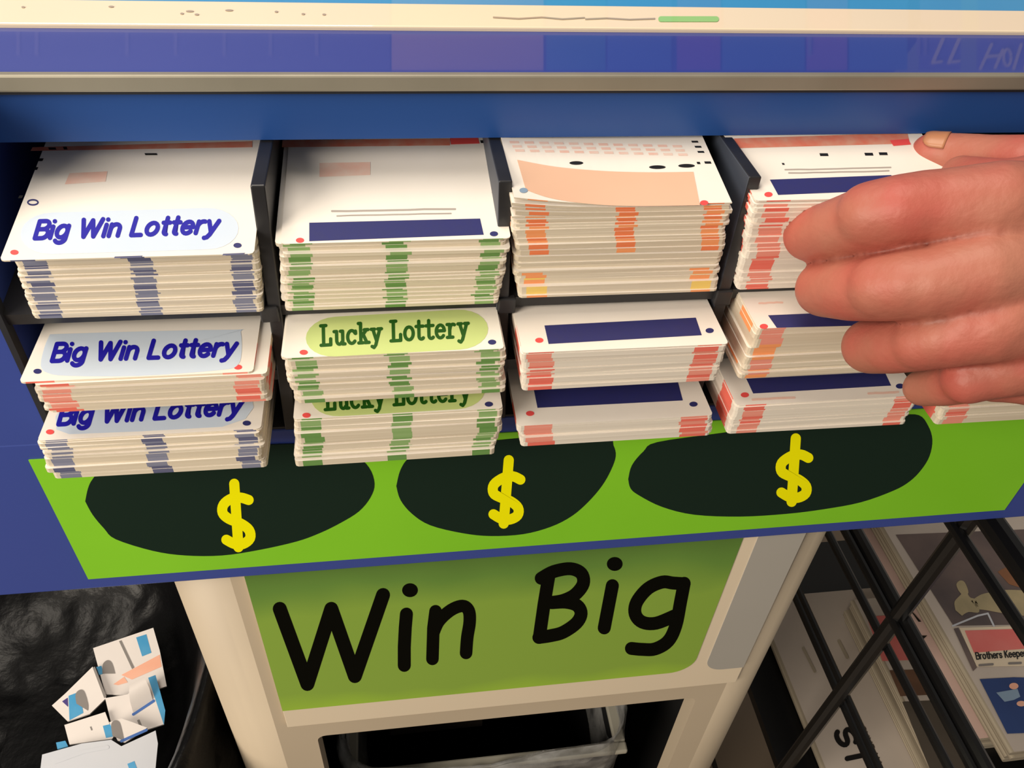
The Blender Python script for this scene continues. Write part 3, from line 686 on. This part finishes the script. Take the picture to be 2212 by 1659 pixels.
# 22
dec('22', 'title_panel', [pill(725, 727, 990, 712, 43)], 'pale_green')
dec('22', 'title_lettering', text_polys('Lucky Lottery', (693, 746), (1012, 726), (-1, -42), 7.4, GS), 'ink_green', .00012)
dec('22', 'red_dot', [dot(656, 761)], 'ink_red'); dec('22', 'navy_dot', [dot(1063, 739)], 'ink_navy')
# 32
dec('32', 'title_panel', [pill(735, 857, 985, 842, 42)], 'pale_green')
dec('32', 'title_lettering', text_polys('Lucky Lottery', (702, 885), (1016, 863), (-1, -42), 7.4, GS), 'ink_green', .00012)
dec('32', 'red_dot', [dot(662, 897)], 'ink_red'); dec('32', 'navy_dot', [dot(1056, 873)], 'ink_navy')
# navy bars
for k, q, rd, nd in (('23', [(1176, 703), (1503, 686), (1516, 724), (1185, 743)], (1165, 735), (1533, 714)), ('33', [(1152, 836), (1463, 820), (1475, 865), (1161, 881)], (1145, 893), (1498, 873)),
                     ('24', [(1659, 681), (1960, 668), (1985, 700), (1678, 708)], (1650, 705), None), ('34', [(1612, 818), (1911, 803), (1925, 833), (1627, 850)], (1609, 853), (1944, 834))):
    dec(k, 'navy_bar', [q], 'ink_navy'); dec(k, 'red_dot', [dot(*rd)], 'ink_red')
    if nd: dec(k, 'navy_dot', [dot(*nd)], 'ink_navy')
dec('24', 'faint_print', blur_line(1640, 1690, 655, -2, 4), 'ink_pink')
dec('34', 'small_print', blur_line(1626, 1716, 863, -4, 5), 'ink_pink'); dec('34', 'small_print', blur_line(1876, 1940, 850, -3, 5), 'ink_pink')

# ================================================================ HAND
def capsule_chain(bm, pts):
    """pts: (Vector, radius); spheres plus tapered cones, later fused into one skin"""
    for p, r in pts: bmesh.ops.create_icosphere(bm, subdivisions=3, radius=r, matrix=Matrix.Translation(p))
    for (p, r), (q, s) in zip(pts, pts[1:]):
        d = q-p; L = d.length
        if L < 1e-5: continue
        bmesh.ops.create_cone(bm, cap_ends=True, segments=24, radius1=r, radius2=s, depth=L, matrix=Matrix.Translation((p+q)/2) @ d.to_track_quat('Z', 'Y').to_matrix().to_4x4())
def J(u, v, d, rpx): return (atD(u, v, d), rpx*d/F)
def hand():
    bm = bmesh.new()
    fingers = dict(
        index=[J(1750, 508, .300, 57), J(1805, 494, .289, 64), J(1900, 466, .274, 76), J(2000, 447, .268, 79), J(2130, 450, .264, 94)],
        middle=[J(1780, 624, .300, 61), J(1840, 625, .287, 69), J(1920, 621, .274, 74), J(2010, 611, .266, 77), J(2130, 588, .262, 92)],
        ring=[J(1880, 748, .300, 60), J(1930, 748, .288, 60), J(2000, 740, .276, 61), J(2060, 728, .270, 66), J(2140, 704, .266, 82)],
        pinky=[J(1992, 838, .300, 40), J(2040, 832, .290, 46), J(2100, 815, .280, 56), J(2170, 790, .275, 70)],
        thumb=[J(2012, 330, .318, 43), J(2062, 338, .314, 49), J(2125, 346, .306, 54), J(2210, 362, .296, 70), J(2330, 430, .285, 96)])
    for f in fingers.values(): capsule_chain(bm, f)
    wr = [J(2520, 545, .272, 165), J(2620, 540, .275, 160)]
    for k in ('index', 'middle', 'ring', 'pinky'):
        capsule_chain(bm, [fingers[k][-1], J(2330, {'index': 480, 'middle': 570, 'ring': 660, 'pinky': 735}[k], .268, {'index': 118, 'middle': 122, 'ring': 118, 'pinky': 105}[k]), J(2520, 545, .272, 160)])
    # web between the knuckles and heel of the hand
    capsule_chain(bm, [J(2150, 450, .270, 85), J(2150, 585, .270, 82), J(2160, 700, .273, 78), J(2190, 790, .279, 68)])
    capsule_chain(bm, [J(2150, 812, .284, 58), J(2250, 795, .280, 88), J(2350, 760, .276, 110), J(2520, 600, .272, 140)])
    capsule_chain(bm, [J(2075, 378, .298, 42), J(2140, 400, .285, 58), J(2220, 420, .280, 85), J(2330, 440, .275, 110)])
    capsule_chain(bm, [J(2520, 545, .272, 150), J(2800, 560, .29, 175), J(3300, 600, .33, 230), J(4100, 640, .40, 260)])
    # knuckles and tendons as long low swellings
    for L_ in (((2060, 440, .2650, 78), (2160, 436, .2615, 88), (2290, 450, .2650, 98), (2440, 490, .2690, 120)), ((2060, 592, .2640, 74), (2160, 578, .2610, 86), (2290, 570, .2635, 100), (2440, 540, .2680, 130)),
               ((2085, 706, .2670, 62), (2170, 690, .2635, 76), (2290, 650, .2650, 96), (2440, 580, .2690, 130)), ((2090, 818, .2790, 56), (2190, 780, .2750, 72), (2300, 720, .2720, 96), (2440, 610, .2700, 130)),
               ((1880, 464, .2740, 72), (1945, 453, .2690, 76), (2010, 446, .2675, 79)), ((1900, 620, .2740, 69), (1955, 614, .2690, 73), (2020, 608, .2660, 77)), ((1985, 740, .2765, 59), (2030, 731, .2715, 62), (2070, 724, .2695, 66))):
        capsule_chain(bm, [J(*q) for q in L_])
    me = bpy.data.meshes.new('hand'); bm.to_mesh(me); bm.free()
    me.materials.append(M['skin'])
    o = bpy.data.objects.new('tmp_hand', me); link(o)
    r = o.modifiers.new('r', 'REMESH'); r.mode = 'VOXEL'; r.voxel_size = .0010; r.use_smooth_shade = True
    s = o.modifiers.new('s', 'SMOOTH'); s.factor = .5; s.iterations = 9
    bpy.context.view_layer.update()
    m2 = bpy.data.meshes.new_from_object(o.evaluated_get(bpy.context.evaluated_depsgraph_get()))
    bpy.data.objects.remove(o)
    vs = [v.co.copy() for v in m2.vertices]; fs = [tuple(p.vertices) for p in m2.polygons]
    ob = mesh('person', vs, fs, [M['skin']], None, smooth=True)
    tag(ob, 'bare hand of a person reaching in from the right over the slips', 'person')
    # thumb nail, a thin curved plate on the thumb tip
    p, r = fingers['thumb'][0]; q, r2 = fingers['thumb'][1]; ax = (q-p).normalized()
    toC = (-p).normalized(); up = RX*0 + Vector((0, 0, 1)); nv = (Vector((0, .0, 1))*.9 + toC*.25); nv = (nv-ax*nv.dot(ax)).normalized(); bi = ax.cross(nv)
    g = G(); NU, NV = 8, 8
    for i in range(NU+1):
        s_ = -.45+1.05*i/NU
        for j in range(NV+1):
            tt = (-1+2*j/NV)*.72*math.sqrt(max(.1, 1-max(0, -s_/.5)**2*.85))
            rr = r*1.005 + (r2-r)*max(0, s_)*r/(q-p).length
            dr = math.sqrt(max(.15, 1-min(.9, max(0, -s_))**2*.9)) if s_ < 0 else 1
            g.v.append(p+ax*(s_*r)+(nv*math.cos(tt)+bi*math.sin(tt))*rr*dr)
    for i in range(NU):
        for j in range(NV): g.f.append((i*(NV+1)+j, (i+1)*(NV+1)+j, (i+1)*(NV+1)+j+1, i*(NV+1)+j+1)); g.m.append(0)
    n_ = g.obj('thumbnail', M['nail'], ob, smooth=True); n_['label'] = 'yellowish thumbnail'
    sd = n_.modifiers.new('s', 'SOLIDIFY'); sd.thickness = .0004
hand()

# ================================================================ WASTE BIN INSIDE THE PEDESTAL
bin_ = empty('waste_bin', 'dark waste bin with clear liner inside the pedestal opening', 'bin', (.06, .37, -1.05))
yb0 = .292; za = onY(1050, 1648, yb0).z
g = G()
g.box(-.060, .170, yb0, yb0+.004, -1.05, za-.006); g.box(-.060, .170, .455, .459, -1.05, za-.006)
g.box(-.060, -.056, yb0, .459, -1.05, za-.006); g.box(.166, .170, yb0, .459, -1.05, za-.006); g.box(-.06, .17, yb0, .459, -1.056, -1.05)
g.obj('bin_body', M['inner_black'], bin_)
g = G(); M['rim'] = mat('grey_rim', (168, 164, 150), .4)
for b in ((-.063, .173, yb0-.003, yb0+.006), (-.063, .173, .452, .462), (-.063, -.053, yb0+.006, .452), (.163, .173, yb0+.006, .452)): g.box(*b, za-.006, za)
g.obj('rim', M['rim'], bin_, bevel=.0015)
def liner():
    g = G(); n = 90; rows = 12
    loop = rounded_rect(-.066, .176, yb0-.006, .466, .03, 6); L = len(loop)
    for k in range(rows+1):
        f = k/rows
        for i in range(L*4):
            a, b = loop[(i//4) % L], loop[(i//4+1) % L]; t = (i % 4)/4; x, y = a[0]*(1-t)+b[0]*t, a[1]*(1-t)+b[1]*t
            cx, cy = .055, .375
            if f < .35: s = 1.0+.02*f; z = za-.05+.14*f
            elif f < .6: s = 1.0-.14*(f-.35); z = za-.001+.02*(f-.35)+(.018 if x > .10 or x < -.02 else 0)
            else: s = .96-.25*(f-.6); z = za-.20*(f-.6)
            nz = noise.noise(Vector((x*38, y*38, f*5)))
            g.v.append(Vector((cx+(x-cx)*(s+.035*nz), max(yb0-.012, cy+(y-cy)*(s+.02*nz)), z+.014*nz)))
    m = L*4
    for k in range(rows):
        for i in range(m): g.f.append((k*m+i, k*m+(i+1) % m, (k+1)*m+(i+1) % m, (k+1)*m+i)); g.m.append(0)
    o = g.obj('bin_liner', M['liner'], bin_, smooth=True); o['label'] = 'crumpled clear plastic liner'
liner()
M['box_dark'] = mat('discarded_card', (92, 80, 72), .8, noise_amt=.5, noise_scale=20)
g = G(); g.box(-.03, .06, .37, .40, za-.10, za+.045); tag(g.obj('cardboard_piece', M['box_dark'], bevel=.001), 'brown cardboard scrap standing inside the waste bin', 'cardboard')

# ================================================================ BLACK BAG WITH CARD SCRAPS
def bag():
    cx, cy = -.300, .350; rx, ry = .163, .215; n, g = 120, G()
    prof = [(1.02, -H), (1.06, -1.0), (1.0, -.80), (1.0, -.66), (1.0, -.585), (.985, -.553), (.94, -.545), (.88, -.565), (.80, -.605), (.66, -.655), (.45, -.668), (.2, -.672)]
    P2 = smooth_line(prof, 4); K = len(P2)
    for k, (s, z) in enumerate(P2):
        for i in range(n):
            t = 2*math.pi*i/n; c, sn = math.cos(t), math.sin(t); pw = .8
            x = rx*math.copysign(abs(c)**pw, c); y = ry*math.copysign(abs(sn)**pw, sn)
            q = Vector((x*s*9, y*s*9, z*9)); am = .02 if z > -.66 else .012
            w = noise.noise(q)*.7+noise.noise(q*2.3)*.4-abs(noise.noise(q*4.3))*.5
            s2 = s+w*am*2.6
            zb = z + (w*.014 if z > -.7 else 0) + (.10 if sn > .2 else 0)*max(0, sn)*max(0, 1-abs(z+.55)/.12)
            g.v.append(Vector((min(cx+x*s2, -.1362 if cy+y*s2 > .245 else 9), cy+y*s2, max(-H, zb) if z > -H+.01 else -H+.001)))
    for k in range(K-1):
        for i in range(n): g.f.append((k*n+i, k*n+(i+1) % n, (k+1)*n+(i+1) % n, (k+1)*n+i)); g.m.append(0)
    g.f.append(tuple((K-1)*n+i for i in range(n))); g.m.append(0)
    o = g.obj('garbage_bag', M['bag'], smooth=True)
    tag(o, 'crumpled black plastic garbage bag standing open left of the beige pedestal', 'garbage bag')
bag()
def card(outline, z, prints, label, tabs=(), mat_='card', tilt=(0, 0), name='torn_carton'):
    c = Vector((0, 0, 0)); q = [onZ(u, v, z) for u, v in outline]
    for w in q: c += w/len(q)
    n = Vector((tilt[0], tilt[1], 1)).normalized()
    pr = lambda e: (lambda u, v: onP(u, v, c+n*e, n))
    k = len(outline); top_ = [pr(0)(*p) for p in outline]; g = G()
    g.add(top_+[p-n*.0012 for p in top_], [tuple(range(k))[::-1], tuple(range(k, 2*k))]+[(i, k+i, k+(i+1) % k, (i+1) % k) for i in range(k)])
    o = g.obj(name, M[mat_]); tag(o, label, 'carton', 'card scraps in the black bag')
    bm = bmesh.new(); bm.from_mesh(o.data); bmesh.ops.recalc_face_normals(bm, faces=bm.faces); bm.to_mesh(o.data); bm.free()
    for nm, polys, m, e in prints: decal(nm, polys, pr(e), M[m], o)
    for p0_, p1_, w, dr in tabs:       # a bent tab: rises from the hinge p0-p1 and curls over
        a, b = pr(.0002)(*p0_), pr(.0002)(*p1_); d = pr(.0002)(p0_[0]+dr[0], p0_[1]+dr[1])-a; g = G(); S_ = 8
        for i in range(S_+1):
            t = i/S_; hgt = .010*math.sin(t*math.pi*.62); ins = .22*max(0, t-.4)**1.0
            g.v += [a+(b-a)*ins+d*t+n*hgt, b-(b-a)*ins+d*t+n*hgt]
        for i in range(S_): g.f.append((2*i, 2*i+1, 2*i+3, 2*i+2)); g.m.append(0)
        g.obj('folded_tab', M['card'], o, smooth=True)
    return o
z0 = -.640
card([(201, 1400), (331, 1356), (345, 1405), (360, 1482), (300, 1502), (228, 1500)], z0, [
    ('blue_block', [[(294, 1377), (316, 1370), (327, 1410), (307, 1418)]], 'print_blue', .0002), ('orange_band', [[(262, 1458), (345, 1414), (349, 1440), (285, 1468)], [(245, 1478), (268, 1462), (276, 1474), (255, 1480)]], 'print_orange', .0002),
    ('slot', [[(257, 1385), (262, 1383), (290, 1442), (285, 1445)]], 'shade_grey', .0003), ('thumb_cut', [smooth_line([(221, 1455), (222, 1435), (232, 1426), (242, 1432), (249, 1455)], 4)], 'shade_grey', .0003), ('blue_letter', [[(208, 1441), (219, 1438), (224, 1455), (214, 1458)]], 'print_blue', .0002)],
    'white carton scrap with an orange band, highest and farthest in the black bag', tilt=(0, .05))
card([(112, 1524), (141, 1498), (200, 1440), (229, 1508), (194, 1542), (146, 1558)], z0+.005, [
    ('blue_block', [[(148, 1503), (172, 1494), (180, 1540), (150, 1556)]], 'print_blue', .0002), ('purple_mark', [[(134, 1515), (146, 1507), (147, 1527)]], 'print_purple', .0003),
    ('thumb_cut', [smooth_line([(165, 1520), (163, 1500), (172, 1490), (182, 1494), (190, 1520), (190, 1535)], 4)], 'shade_grey', .0004), ('fold_line', [[(200, 1442), (205, 1440), (230, 1504), (225, 1508)]], 'shade_grey', .0003)],
    'white carton scrap with a pointed left corner and blue print, leftmost', tilt=(-.05, .03))
card([(227, 1508), (275, 1500), (300, 1478), (333, 1458), (356, 1540), (354, 1564), (300, 1582), (268, 1600), (240, 1562)], z0+.010, [
    ('blue_stripe', [[(320, 1464), (336, 1458), (357, 1535), (354, 1566)]], 'print_blue', .0002), ('blue_edge', stroke_polys([(288, 1543), (332, 1514)], 6), 'print_deep', .0002), ('slot', [[(296, 1556), (301, 1554), (308, 1570), (303, 1573)]], 'shade_grey', .0003)],
    'white carton scrap with a raised bright tab and a blue stripe along its right side', tabs=[((288, 1540), (330, 1512), 0, (-8, -42))], tilt=(.02, .03))
card([(139, 1566), (227, 1538), (236, 1562), (246, 1590), (242, 1596), (150, 1608)], z0+.015, [
    ('blue_block', [[(222, 1568), (243, 1563), (249, 1590), (229, 1594)]], 'print_blue', .0002), ('grey_mark', [[(194, 1570), (197, 1569), (200, 1577), (197, 1578)]], 'shade_grey', .0002)],
    'white carton scrap with a small blue square, in the middle of the pile', tilt=(-.02, .02))
card([(236, 1560), (262, 1552), (286, 1560), (318, 1572), (270, 1604), (254, 1600)], z0+.019, [
    ('thumb_cut', [smooth_line([(243, 1590), (240, 1565), (248, 1556), (258, 1560), (264, 1580), (268, 1600)], 4)], 'shade_grey', .0003), ('blue_edge', stroke_polys([(262, 1601), (316, 1577)], 6), 'print_deep', .0003)],
    'small white carton flap with a blue lower edge, right of the small blue square', tilt=(.03, .02))
card([(91, 1630), (177, 1606), (240, 1598), (262, 1612), (336, 1578), (341, 1606), (332, 1700), (80, 1720)], z0+.022, [
    ('grey_stripe', stroke_polys([(120, 1646), (180, 1624), (232, 1614)], 8), 'card_grey', .0002), ('blue_mark', [[(275, 1650), (290, 1644), (296, 1660), (280, 1664)]], 'print_blue', .0002)],
    'large pale grey carton scrap nearest the viewer in the black bag', mat_='card_grey', tilt=(0, -.04))

card([(121, 1604), (141, 1600), (147, 1612), (124, 1618)], z0+.012, [], 'tiny light blue carton corner poking out left of the pale grey scrap', mat_='print_blue')
# ================================================================ NEWSPAPER RACK
XRK = .362
rack = empty('newspaper_rack', 'black wire newspaper rack standing right of the beige pedestal', 'rack', (.55, .40, -H))
def rod(name, a, b, r, ext=0.0):
    a, b = Vector(a), Vector(b); d = (b-a).normalized(); g = G(); g.tube(a-d*ext, b+d*ext, r); return g.obj(name, M['rack'], rack, smooth=False)
# upright post of the side frame
pa, pb = onY(2088, 1132, .300), onY(1738, 1602, .300)
pb2 = pb+(pb-pa).normalized()*((H-.002+pb.z)/abs((pb-pa).normalized().z)); rod('post', pa+(pa-pb).normalized()*.05, pb2, .0062)
def yrod(name, px_pts, r, x=XRK, y0=.12, y1=.62, nudge=0):
    zs = [onX(u, v, x) for u, v in px_pts]; z = sum(p.z for p in zs)/len(zs)
    return rod(name, (x, y0, z), (x, y1, z), r)
yrod('side_rod', [(1752, 1356), (1811, 1501), (1880, 1659)], .0036); yrod('side_rod', [(1768, 1356), (1826, 1501), (1896, 1659)], .0030)
yrod('side_rod', [(1866, 1167), (1947, 1316), (2085, 1605)], .0056, XRK+.004); yrod('side_rod', [(1850, 1185), (1930, 1332), (2060, 1605)], .0036, XRK-.004)
yrod('side_rod', [(1860, 1272), (1918, 1403), (2030, 1640)], .0036, XRK+.006)
yrod('side_rod', [(2083, 1153), (2205, 1375)], .0044, XRK); yrod('side_rod', [(2146, 1124), (2212, 1240)], .0080, XRK)
pb_ = Vector((XRK, .62, 0)); rod('rear_post', (XRK, .62, -H+.002), (XRK, .62, -.33), .006)
rod('front_post', (.94, .17, -H+.002), (.94, .17, -.33), .006); rod('rear_post', (.94, .62, -H+.002), (.94, .62, -.33), .006)
# shelves
ZU, ZM, ZL, ZS = -.640, -.668, -.822, -.868
SHU, SHL = ZM-.020, ZS-.016
boxo('upper_shelf', onZ(2000, 1420, ZM).x+.012, .945, .17, .62, SHU-.005, SHU, M['rack'], rack)
boxo('lower_shelf', onZ(1660, 1592, SHL).x, .945, .10, .62, SHL-.012, SHL, M['rack'], rack)
def newspaper(x0, x1, y0, y1, z1, t, top_mat, label, group=None, layers=3):
    """folded paper: a slab whose left side is rounded folds of a few sections"""
    n = empty('newspaper', label, 'newspaper', ((x0+x1)/2, (y0+y1)/2, z1-t), group)
    body = None
    for k in range(layers):
        tt = t/layers; zc = z1-tt*(k+.5); ins = .0025*((k*7) % 3) if k else 0
        pts = [(x1, zc+tt*.49), (x0+ins+tt*.5, zc+tt*.49)]+[(x0+ins+tt*.5-tt*.5*math.sin(a), zc+tt*.49*math.cos(a)) for a in [math.pi*i/6 for i in range(1, 6)]]+[(x0+ins+tt*.5, zc-tt*.49), (x1, zc-tt*.49)]
        m = len(pts); g = G(); jy = random.uniform(-.004, .004)
        g.add([(x, y0+jy, z) for x, z in pts]+[(x, y1+jy, z) for x, z in pts], [tuple(range(m))[::-1], tuple(range(m, 2*m))])
        for i in range(m):
            g.add([g.v[i], g.v[(i+1) % m], g.v[m+(i+1) % m], g.v[m+i]], [(0, 1, 2, 3)], 0 if (i == 0 and k == 0) else 1)
        g.m[0] = g.m[1] = 1
        o = g.obj('section', [top_mat, M['news_edge']], n)
        bm = bmesh.new(); bm.from_mesh(o.data); bmesh.ops.remove_doubles(bm, verts=bm.verts, dist=1e-6); bmesh.ops.recalc_face_normals(bm, faces=bm.faces); bm.to_mesh(o.data); bm.free()
        if k == 0: body = o
    return n, body
# upper shelf: pile with the painting on its front page, over a pink paper
xu = onZ(2045, 1385, ZU).x; yu = onZ(2165, 1632, ZU).y; yu2 = onZ(2040, 1118, ZU).y
nA, bA = newspaper(xu, xu+.30, yu, .585, ZU, .012, M['news'], 'newspaper with a dark painting, red panel and blue advert on its front page', layers=2)
nB, bB = newspaper(xu+.004, xu+.30, yu+.004, .588, ZU-.0122, .0155, M['news'], 'newspaper lying under the one with the dark painting on the upper rack shelf', layers=2)
xp = onZ(2000, 1420, ZM).x
nC, bC = newspaper(xp, xp+.33, onZ(2085, 1598, ZM).y, .59, ZM-.0002, .0195, M['news_pink'], 'pinkish newspaper sticking out left beneath the pile on the upper rack shelf', layers=2)
zp = lambda z, e=.0004: (lambda u, v: onZ(u, v, z+e))
clip = 2420
decal('cover_photo', [[(1935, 1155), (2420, 1135), (2420, 1345), (2060, 1352)]], zp(ZU), M['news_photo'], bA)
decal('photo_figure', [smooth_line(q, 4) for q in ([(2064, 1318), (2062, 1300), (2075, 1285), (2085, 1275), (2095, 1290), (2108, 1296), (2115, 1322), (2092, 1322), (2078, 1330)], [(2070, 1275), (2066, 1262), (2074, 1254), (2084, 1258), (2092, 1280), (2082, 1290)])], zp(ZU, .0008), M['figure_pale'], bA)
decal('photo_figure', [smooth_line([(2098, 1298), (2120, 1284), (2150, 1278), (2180, 1274), (2230, 1280), (2260, 1310), (2230, 1330), (2170, 1325), (2130, 1318), (2112, 1316)], 4)], zp(ZU, .0008), M['figure_pale'], bA)
decal('photo_figure', [smooth_line([(2155, 1235), (2180, 1225), (2240, 1230), (2280, 1270), (2220, 1272), (2180, 1262)], 4)], zp(ZU, .0007), M['figure_orange'], bA)
decal('photo_line', stroke_polys([(2058, 1352), (2112, 1330), (2134, 1325), (2147, 1352)], 4), zp(ZU, .0008), M['card_grey'], bA)
decal('text_box', [[(2072, 1356), (2420, 1346), (2420, 1436), (2110, 1440)]], zp(ZU, .0006), M['cream'], bA)
decal('red_panel', [[(2084, 1362), (2210, 1358), (2230, 1400), (2104, 1410)]], zp(ZU, .0009), M['news_red'], bA)
decal('dark_rule', [[(2060, 1358), (2070, 1356), (2110, 1442), (2102, 1450)]], zp(ZU, .0007), M['news_photo'], bA)
decal('headline', text_polys('Brothers Keepers', (2110, 1424), (2224, 1417), (-3, -14), 2.6), zp(ZU, .0010), M['ink_black'], bA)
decal('caption', stroke_polys([(2116, 1437), (2144, 1435)], 5)+stroke_polys([(2180, 1433), (2205, 1432)], 5), zp(ZU, .0010), M['shade_grey'], bA)
decal('blue_advert', [[(2116, 1467), (2190, 1463), (2420, 1470), (2420, 1575), (2176, 1585)]], zp(ZU, .0006), M['news_blue'], bA)
decal('advert_map', [[(2152, 1496), (2198, 1488), (2204, 1505), (2190, 1512), (2170, 1516)]], zp(ZU, .0009), M['ink_bluegrey'], bA)
decal('advert_spot', [ell(2190, 1482, 10, 7), ell(2206, 1520, 10, 6)], zp(ZU, .0010), M['print_orange'], bA)
decal('barcode', [t_ for k in range(9) for t_ in stroke_polys([(2068+k*3.4, 1540+k*7), (2080+k*3.4, 1537+k*7)], 2.6)], zp(ZM, .0004), M['ink_black'], bC)
decal('black_mark', [[(1984, 1373), (2003, 1373), (1995, 1380), (1992, 1390)], [(1966, 1318), (1974, 1325), (1990, 1343), (1984, 1343)]], zp(ZM, .0004), M['ink_black'], bC)
# lower shelf
xl = onZ(1901, 1420, ZL).x; yl = .20
nD, bD = newspaper(xl, xl+.32, yl, onZ(1850, 1292, ZL).y, ZL, .0455, M['news'], 'newspaper with a red box and brown picture on the lower rack shelf', layers=6)
decal('red_box', [[(1872, 1332), (1938, 1328), (1990, 1425), (1906, 1428)]], zp(ZL, .0005), M['news_red'], bD)
decal('brown_picture', [[(1921, 1448), (2000, 1446), (2030, 1500), (1945, 1504)]], zp(ZL, .0005), M['news_brown'], bD)
decal('dark_picture', [[(1949, 1516), (2040, 1512), (2110, 1659), (2010, 1665)]], zp(ZL, .0005), M['news_dark'], bD)
xs_ = onZ(1733, 1550, ZS).x
nE, bE = newspaper(xs_, xs_+.36, .16, onZ(1800, 1275, ZS).y, ZS-.0004, .0150, M['news'], 'newspaper with large black masthead letters sticking out left on the lower rack shelf', layers=2)
def vtext(txt, A, B, top, w): return text_polys(txt, A, B, top, w)
decal('masthead', vtext('ST', (1802, 1582), (1838, 1655), (38, -8), 11), zp(ZS, .0004), M['ink_black'], bE)
decal('masthead_line', vtext('SUNDAY', (1856, 1572), (1892, 1650), (11, -3), 3), zp(ZS, .0004), M['ink_black'], bE)
decal('faint_columns', stroke_polys([(1735, 1400), (1760, 1450)], 6)+stroke_polys([(1780, 1395), (1800, 1440)], 6)+stroke_polys([(1812, 1385), (1830, 1420)], 7), zp(ZS, .0004), M['news_edge'], bE)

# ================================================================ LIGHT, CAMERA
def area(name, loc, target, size, energy, rgb):
    l = bpy.data.lights.new(name, 'AREA'); l.shape = 'RECTANGLE'; l.size, l.size_y = size; l.energy = energy; l.color = rgb
    o = bpy.data.objects.new(name, l); link(o); o.location = Vector(loc)+Vector((0, 0, H)); o.rotation_euler = (Vector(target)-Vector(loc)).to_track_quat('-Z', 'Y').to_euler(); return o
area('ceiling_light', (-.40, .42, 1.35), (.0, .3, -.2), (.8, .8), 19, (1, .90, .77))
area('fill_light', (-1.2, -.62, .42), (-.05, .3, -.3), (.9, .9), 31, (1, .89, .75))  # unseen fill lamp added to brighten the front faces
w = bpy.data.worlds.new('world'); S.world = w; w.use_nodes = True
w.node_tree.nodes['Background'].inputs[0].default_value = (1, .94, .86, 1); w.node_tree.nodes['Background'].inputs[1].default_value = .24
cam = bpy.data.cameras.new('camera'); co = bpy.data.objects.new('camera', cam); link(co)
cam.sensor_fit = 'HORIZONTAL'; cam.sensor_width = 36; cam.lens = 36*F/2212; cam.clip_start = .01
R = Matrix((RX, RY, RZ)).to_4x4()
co.matrix_world = UP @ R
S.camera = co
